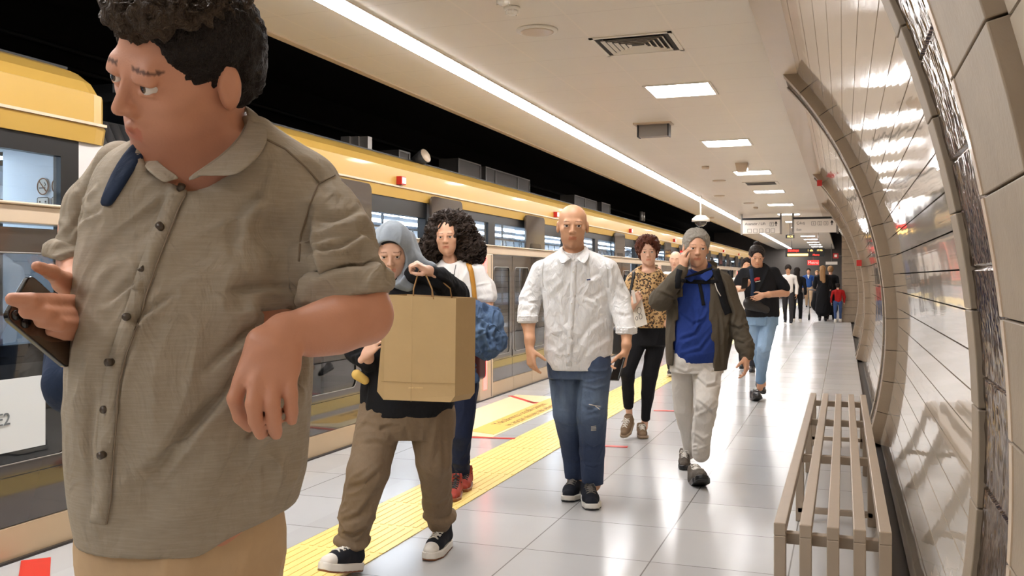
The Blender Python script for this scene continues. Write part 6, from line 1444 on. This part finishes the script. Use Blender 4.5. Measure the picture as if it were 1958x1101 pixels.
    strip_on('chest_strap', hit, [(1302, 536), (1320, 539), (1345, 540), (1372, 538)], 7, M['blackcloth'], b, .008, .006); strip_on('strap_end', hit, [(1337, 541), (1341, 560), (1345, 584)], 6, M['blackcloth'], b, .006, .005)
    strip_on('strap_piping', hit, [(1366, 542), (1370, 555), (1376, 566)], 1.5, M['rubberwhite'], b, .014, .002)
    F = Fld(); F.box(P(1345, 590, d0+.29), (.15, .085, .22), Matrix(((CP, -SP, 0), (SP, CP, 0), (0, 0, 1))), .06, .01); field_obj('bag_body', F, .008, M['blackcloth'], b)
    p = thing('smartphone', 'silver phone held to the ear of the grey haired man', 'phone', P(1312, 500, d0-.13)); R = Matrix(basis(dv(.05, -.35, -.9), dv(-.6, -.8, .1))).transposed(); F = Fld(); F.box(P(1311, 499, d0-.15), (.033, .068, .0055), R, .005, .002); field_obj('case', F, .003, M['grey'], p)
man_blue()

# ---- young woman looking at her phone ----------------------------------------
def woman_phone():
    d0 = 10.3; t = person_root(1455, 700, d0, 'young woman in a black tee and light blue jeans looking at her phone')
    rows = LR([(504, 1440, 1458, .055), (512, 1428, 1474, .08), (524, 1420, 1484, .10), (548, 1422, 1486, .12), (575, 1424, 1487, .12), (600, 1425, 1488, .125), (606, 1427, 1487, .12)], d0)
    F = Fld(); hd = head(F, P(1447, 490, d0-.05), dv(-.12, -1, -.35), dv(0, -.35, 1), .98); F.cap(P(1449, 500, d0), P(1450, 514, d0), .05, .055, .02); F.loft([r for r in rows if r[0] < P(0, 510, d0).z], shrink=.02, k=.03)
    sa = [(1424, 522, d0+.02, 10), (1412, 545, d0, 10)]; sb = [(1480, 522, d0, 11), (1498, 550, d0-.02, 11)]
    limb(F, [(1424, 522, d0+.02, 7), (1408, 552, d0, 7), (1420, 552, d0-.25, 5.5)], .015); limb(F, [(1480, 522, d0, 8), (1502, 560, d0-.02, 7.5), (1470, 563, d0-.26, 6), (1460, 564, d0-.28, 5.2)], .015)
    hand(F, P(1418, 552, d0-.25), dv(.7, -.1, .5), dv(.2, .3, .9), dv(.1, .9, .3), .9, curl=(30, 35, 40, 40), wr=.02); hand(F, P(1461, 564, d0-.28), dv(-.9, 0, -.35), dv(-.2, .9, 0), dv(.2, .1, .9), .9, curl=(15, 20, 25, 30), wr=.02)
    la = [(1442, 612, d0, 15), (1447, 665, d0+.05, 11.5), (1456, 712, d0+.25, 8), (1458, 726, d0+.3, 7)]; lb = [(1470, 612, d0, 16.5), (1461, 665, d0-.1, 12.5), (1455, 715, d0+.10, 9), (1454, 727, d0+.13, 8.5)]
    limb(F, la, .015, .008); limb(F, lb, .015, .008); limb(F, [(1454, 725, d0+.13, 6), (1453, 742, d0+.15, 6)], .01); limb(F, [(1458, 725, d0+.3, 6), (1459, 735, d0+.34, 6)], .01)
    field_obj('body', F, .0075, M['skin4'], t, color=merge_color(head_color(hd))); eyes(hd, t)
    hm = fabric('dark brown hair', (34, 26, 22), var=.3, crease=.6, cs=100, rough=.45); hair_short('hair', hd, hm, t, .007, grow=.012, top=.008, disp=hair_disp(.006, 40), low=-.06)
    F = Fld(); F.ell(hd['L'](.0, -.07, .125), (.035, .035, .03)); field_obj('hair_bun', F, .006, hm, t, disp=hair_disp(.008, 60))
    F = Fld(); F.loft(rows, k=.025); limb(F, sa, .02); limb(F, sb, .02); F.ell(P(1450, 506, d0-.05), (.06, .09, .035), None, .006, 'sub'); sh = field_obj('tee', F, .007, M['blackcloth'], t, zones=[(None, 1, .010, dv(.4, 0, .8), 12)], seed=71); hit = Hit(sh)
    strip_on('red_print', hit, [(1442, 536), (1447, 533), (1453, 533)], 6, mat('red print', (176, 40, 34), .7), t, .001, .001); strip_on('white_print', hit, [(1444, 539), (1454, 537)], 1.5, M['white'], t, .002, .001)
    jn = denim('light blue jeans', (112, 142, 172), (146, 172, 198), P(0, 660, d0).z, .4)
    F = Fld(); F.loft(LR([(590, 1428, 1484, .11), (606, 1427, 1487, .12), (622, 1428, 1487, .11)], d0), k=.03); limb(F, la, .012); limb(F, lb, .012); field_obj('jeans', F, .007, jn, t, zones=[(P(1460, 670, d0-.1), .12, .008, dv(.8, 0, .4), 20), (None, 1, .004, dv(.3, 0, .9), 16)])
    a = P(1452, 764, 10.25); shoe((a.x, a.y, .055), dv(.02, -1, 0), .26, t, M['leather'], M['dark'], M['leather'], wid=1.12, h=.006, thick=.03, pitch=18)
    a = P(1460, 752, 10.8); shoe((a.x, a.y, .02), dv(.02, -1, 0), .26, t, M['leather'], M['dark'], None, wid=1.0, h=.006, thick=.03, pitch=-20)
    b = thing('crossbody_bag', 'black crossbody bag at the waist of the young woman in jeans', 'bag', P(1442, 590, d0-.15)); strip_on('strap', hit, [(1436, 514), (1438, 530), (1440, 548), (1438, 570)], 7, M['navy'], b, .004, .006)
    F = Fld(); F.cap(P(1434, 580, d0-.13), P(1464, 592, d0-.12), .075, .045, .02, flat=VD, sq=.5); field_obj('bag_body', F, .006, M['leather'], b)
    p = thing('smartphone', 'dark phone in the hand of the young woman in jeans', 'phone', P(1426, 540, d0-.33)); MB().obox(P(1424, 541, d0-.30), dv(.034, 0, .006), dv(0, .005, 0), dv(0, -.02, .06)).build('case', M['phone'], p, .003)
woman_phone()

# ---- the distant walkers ---------------------------------------------------
def far_person(u, d, hgt, label, top, bottom, skinm, hairm, heading=-1, long_coat=False, hair='short', sleeves=True, stride=.16, shoe_m=None, headtilt=0, arms=(0, 0), collar=None, shrinkw=1., h=None):
    """a simple walker standing on the floor; heading -1 towards the camera, +1 away"""
    a = (u-UC)/F_PX; base = W(a*d, d, 0); s = hgt/1.75; t = thing('person', label, 'person', base); h = h or max(.009, d*.00036)
    fy = Vector((0, heading, 0)); sx = Vector((1, 0, 0))
    B = lambda x, y, z: base+sx*x*s*shrinkw+fy*y*s+Vector((0, 0, z*s))
    F = Fld(); hd = head(F, B(0, .02, 1.625), fy+Vector((0, 0, -headtilt)), Vector((0, 0, 1)), 1.02*s, fine=False)
    F.cap(B(0, 0, 1.44), B(0, .01, 1.56), .058*s, .052*s, .02); F.cap(B(-.12, 0, 1.38), B(.12, 0, 1.38), .06*s, .06*s, .03); F.cap(B(0, 0, 1.3), B(0, 0, 1.0), .11*s, .11*s, .05, flat=fy, sq=.75)
    arm = []
    for sg, am in zip((-1, 1), arms):
        sh_, el = B(sg*.19, 0, 1.38), B(sg*.24, -.02+am*.08, 1.12); wr_ = B(sg*.24, .05+am*.25, .88+am*.25); arm.append((sh_, el, wr_))
        F.cap(sh_, el, .042*s, .036*s, .02); F.cap(el, wr_, .034*s, .024*s, .02); hand(F, wr_, (wr_-el), sx*-sg, fy, .95*s, curl=25, wr=.024)
    legs = []
    for sg in (-1, 1):
        hp, kn, an = B(sg*.09, 0, .88), B(sg*.095, sg*stride*.5+.03, .48), B(sg*.09, sg*stride, .09+(.03 if sg < 0 else 0)); legs.append((hp, kn, an)); F.cap(hp, kn, .07*s, .05*s, .03); F.cap(kn, an, .048*s, .035*s, .02)
    field_obj('body', F, h, skinm, t, color=merge_color(head_color(hd)))
    if hair != 'bald': hair_short('hair', hd, hairm, t, h, grow=.014, top=.012, disp=hair_disp(.012, 40), low=-.04)
    if hair == 'long': F = Fld(); F.cap(B(0, -.07, 1.62), B(0.03, -.13, 1.25), .075*s, .045*s, .03); F.cap(B(-.05, -.06, 1.55), B(-.04, -.12, 1.3), .05*s, .03*s, .03); field_obj('long_hair', F, h, hairm, t, zones=[(None, 1, .01, (0, 0, 1), 30)])
    F = Fld(); F.cap(B(-.13, 0, 1.38), B(.13, 0, 1.38), .078*s, .078*s, .03); F.cap(B(0, 0, 1.32), B(0, .01, 1.0), .155*s, .15*s, .05, flat=fy, sq=.8)
    if long_coat: F.cap(B(0, 0, 1.0), B(0, 0, .35), .17*s, .22*s, .05, flat=fy, sq=.85); F.half(B(0, 0, .16), (0, 0, -1))
    else: F.half(B(0, 0, .86), (0, 0, -1))
    for sh_, el, wr_ in arm:
        F.cap(sh_, el, .058*s, .052*s, .03)
        if sleeves: F.cap(el, el.lerp(wr_, .9), .05*s, .038*s, .02)
    F.cap(B(0, .06, 1.52), B(0, .02, 1.47), .05*s, .05*s, .01, 'sub')
    tp = field_obj('coat' if long_coat else 'top', F, h, top, t, zones=[(None, 1, .012, (.2, 0, 1), 10)])
    F = Fld(); F.cap(B(-.07, 0, .90), B(.07, 0, .90), .095*s, .095*s, .03)
    for hp, kn, an in legs: F.cap(hp, kn, .09*s, .066*s, .03); F.cap(kn, an, .062*s, .048*s, .02)
    field_obj('trousers', F, h, bottom, t, zones=[(None, 1, .006, (.2, 0, 1), 14)])
    for sg, (hp, kn, an) in zip((-1, 1), legs):
        tz = an+fy*.17*s; shoe((tz.x, tz.y, max(0, an.z-.10)), fy, .26*s, t, shoe_m or M['leather'], M['rubberwhite'] if shoe_m else M['dark'], h=.008)
    return t, B, s
sk = lambda *c: fabric('cloth %d %d %d' % c, c, crease=.3)
hair_d = fabric('dark hair', (36, 28, 24), var=.3, crease=.6, cs=80); hair_b = fabric('fair hair', (156, 120, 84), var=.25, crease=.7, cs=80)
far_person(1292, 12.8, 1.74, 'bald man in a white shirt half hidden behind the phoning man', sk(214, 210, 204), sk(40, 42, 48), M['skin2'], hair_d, hair='bald', shoe_m=M['leather'])
far_person(1429, 13.8, 1.66, 'dark haired walker almost hidden behind the young woman with the phone', sk(206, 202, 196), sk(38, 38, 44), M['skin3'], hair_d)
far_person(1507, 27.5, 1.74, 'man in a white top looking down, walking beside the woman in black', sk(212, 206, 200), sk(44, 42, 44), M['skin3'], hair_d, headtilt=.6, shoe_m=M['canvasblack'])
far_person(1524, 28.5, 1.68, 'long haired woman in loose black clothes walking away down the platform', M['blackcloth'], M['blackcloth'], M['skin3'], hair_d, heading=1, hair='long', shoe_m=M['rubberwhite'], shrinkw=1.05)
t_, B, s = far_person(1546, 42, 1.78, 'man in a blue sweater and beige trousers in the far distance', sk(38, 70, 128), sk(176, 150, 122), M['skin4'], hair_d, stride=.25)
F = Fld(); F.cap(B(0, .115, 1.42), B(0, .125, 1.30), .05, .015, .01); field_obj('white_collar', F, .012, M['white'], t_)
far_person(1562, 44, 1.70, 'pale haired walker beside the distant man in blue', sk(150, 140, 132), sk(60, 56, 56), M['skin2'], hair_b)
far_person(1573, 29.2, 1.74, 'woman with long fair hair in a full black coat pushing a pushchair', M['blackcloth'], M['blackcloth'], M['skin2'], hair_b, heading=1, long_coat=True, hair='long', stride=.12, arms=(.6, .6))
far_person(1588, 30.2, 1.74, 'fair haired companion in black at the shoulder of the woman with the pushchair', M['blackcloth'], M['blackcloth'], M['skin2'], hair_b, heading=1, long_coat=True, stride=.10)
far_person(1602, 28.6, 1.19, 'small child in a red top and blue jeans walking away', sk(150, 24, 22), sk(56, 76, 118), M['skin2'], hair_d, heading=1, stride=.14, shoe_m=M['rubberwhite'], shrinkw=1.15)
# pushchair
b0 = W((1562-UC)/F_PX*30.1, 30.1, 0); t = thing('pushchair', 'dark pushchair in front of the woman in the full black coat', 'pushchair', b0)
F = Fld(); F.cap(b0+Vector((0, -.1, .5)), b0+Vector((0, .3, .42)), .18, .16, .05); F.cap(b0+Vector((0, -.12, .55)), b0+Vector((0, -.16, .85)), .17, .12, .05); field_obj('seat', F, .014, M['blackcloth'], t)
for sx in (-.24, .24):
    for sy in (-.25, .35): MB().tube([b0+Vector((sx-.02, sy, .1)), b0+Vector((sx+.02, sy, .1))], .1, 18).build('wheel', M['leather'], t)
    MB().tube([b0+Vector((sx, .35, .1)), b0+Vector((sx, -.1, .5)), b0+Vector((sx, -.42, .98))], .015).build('frame_tube', M['grey'], t)
    MB().tube([b0+Vector((sx, -.25, .1)), b0+Vector((sx, .15, .45))], .015).build('frame_tube', M['grey'], t)
MB().tube([b0+Vector((-.24, -.42, .98)), b0+Vector((.24, -.42, .98))], .018).build('handle', M['leather'], t)
# small marks on the floor
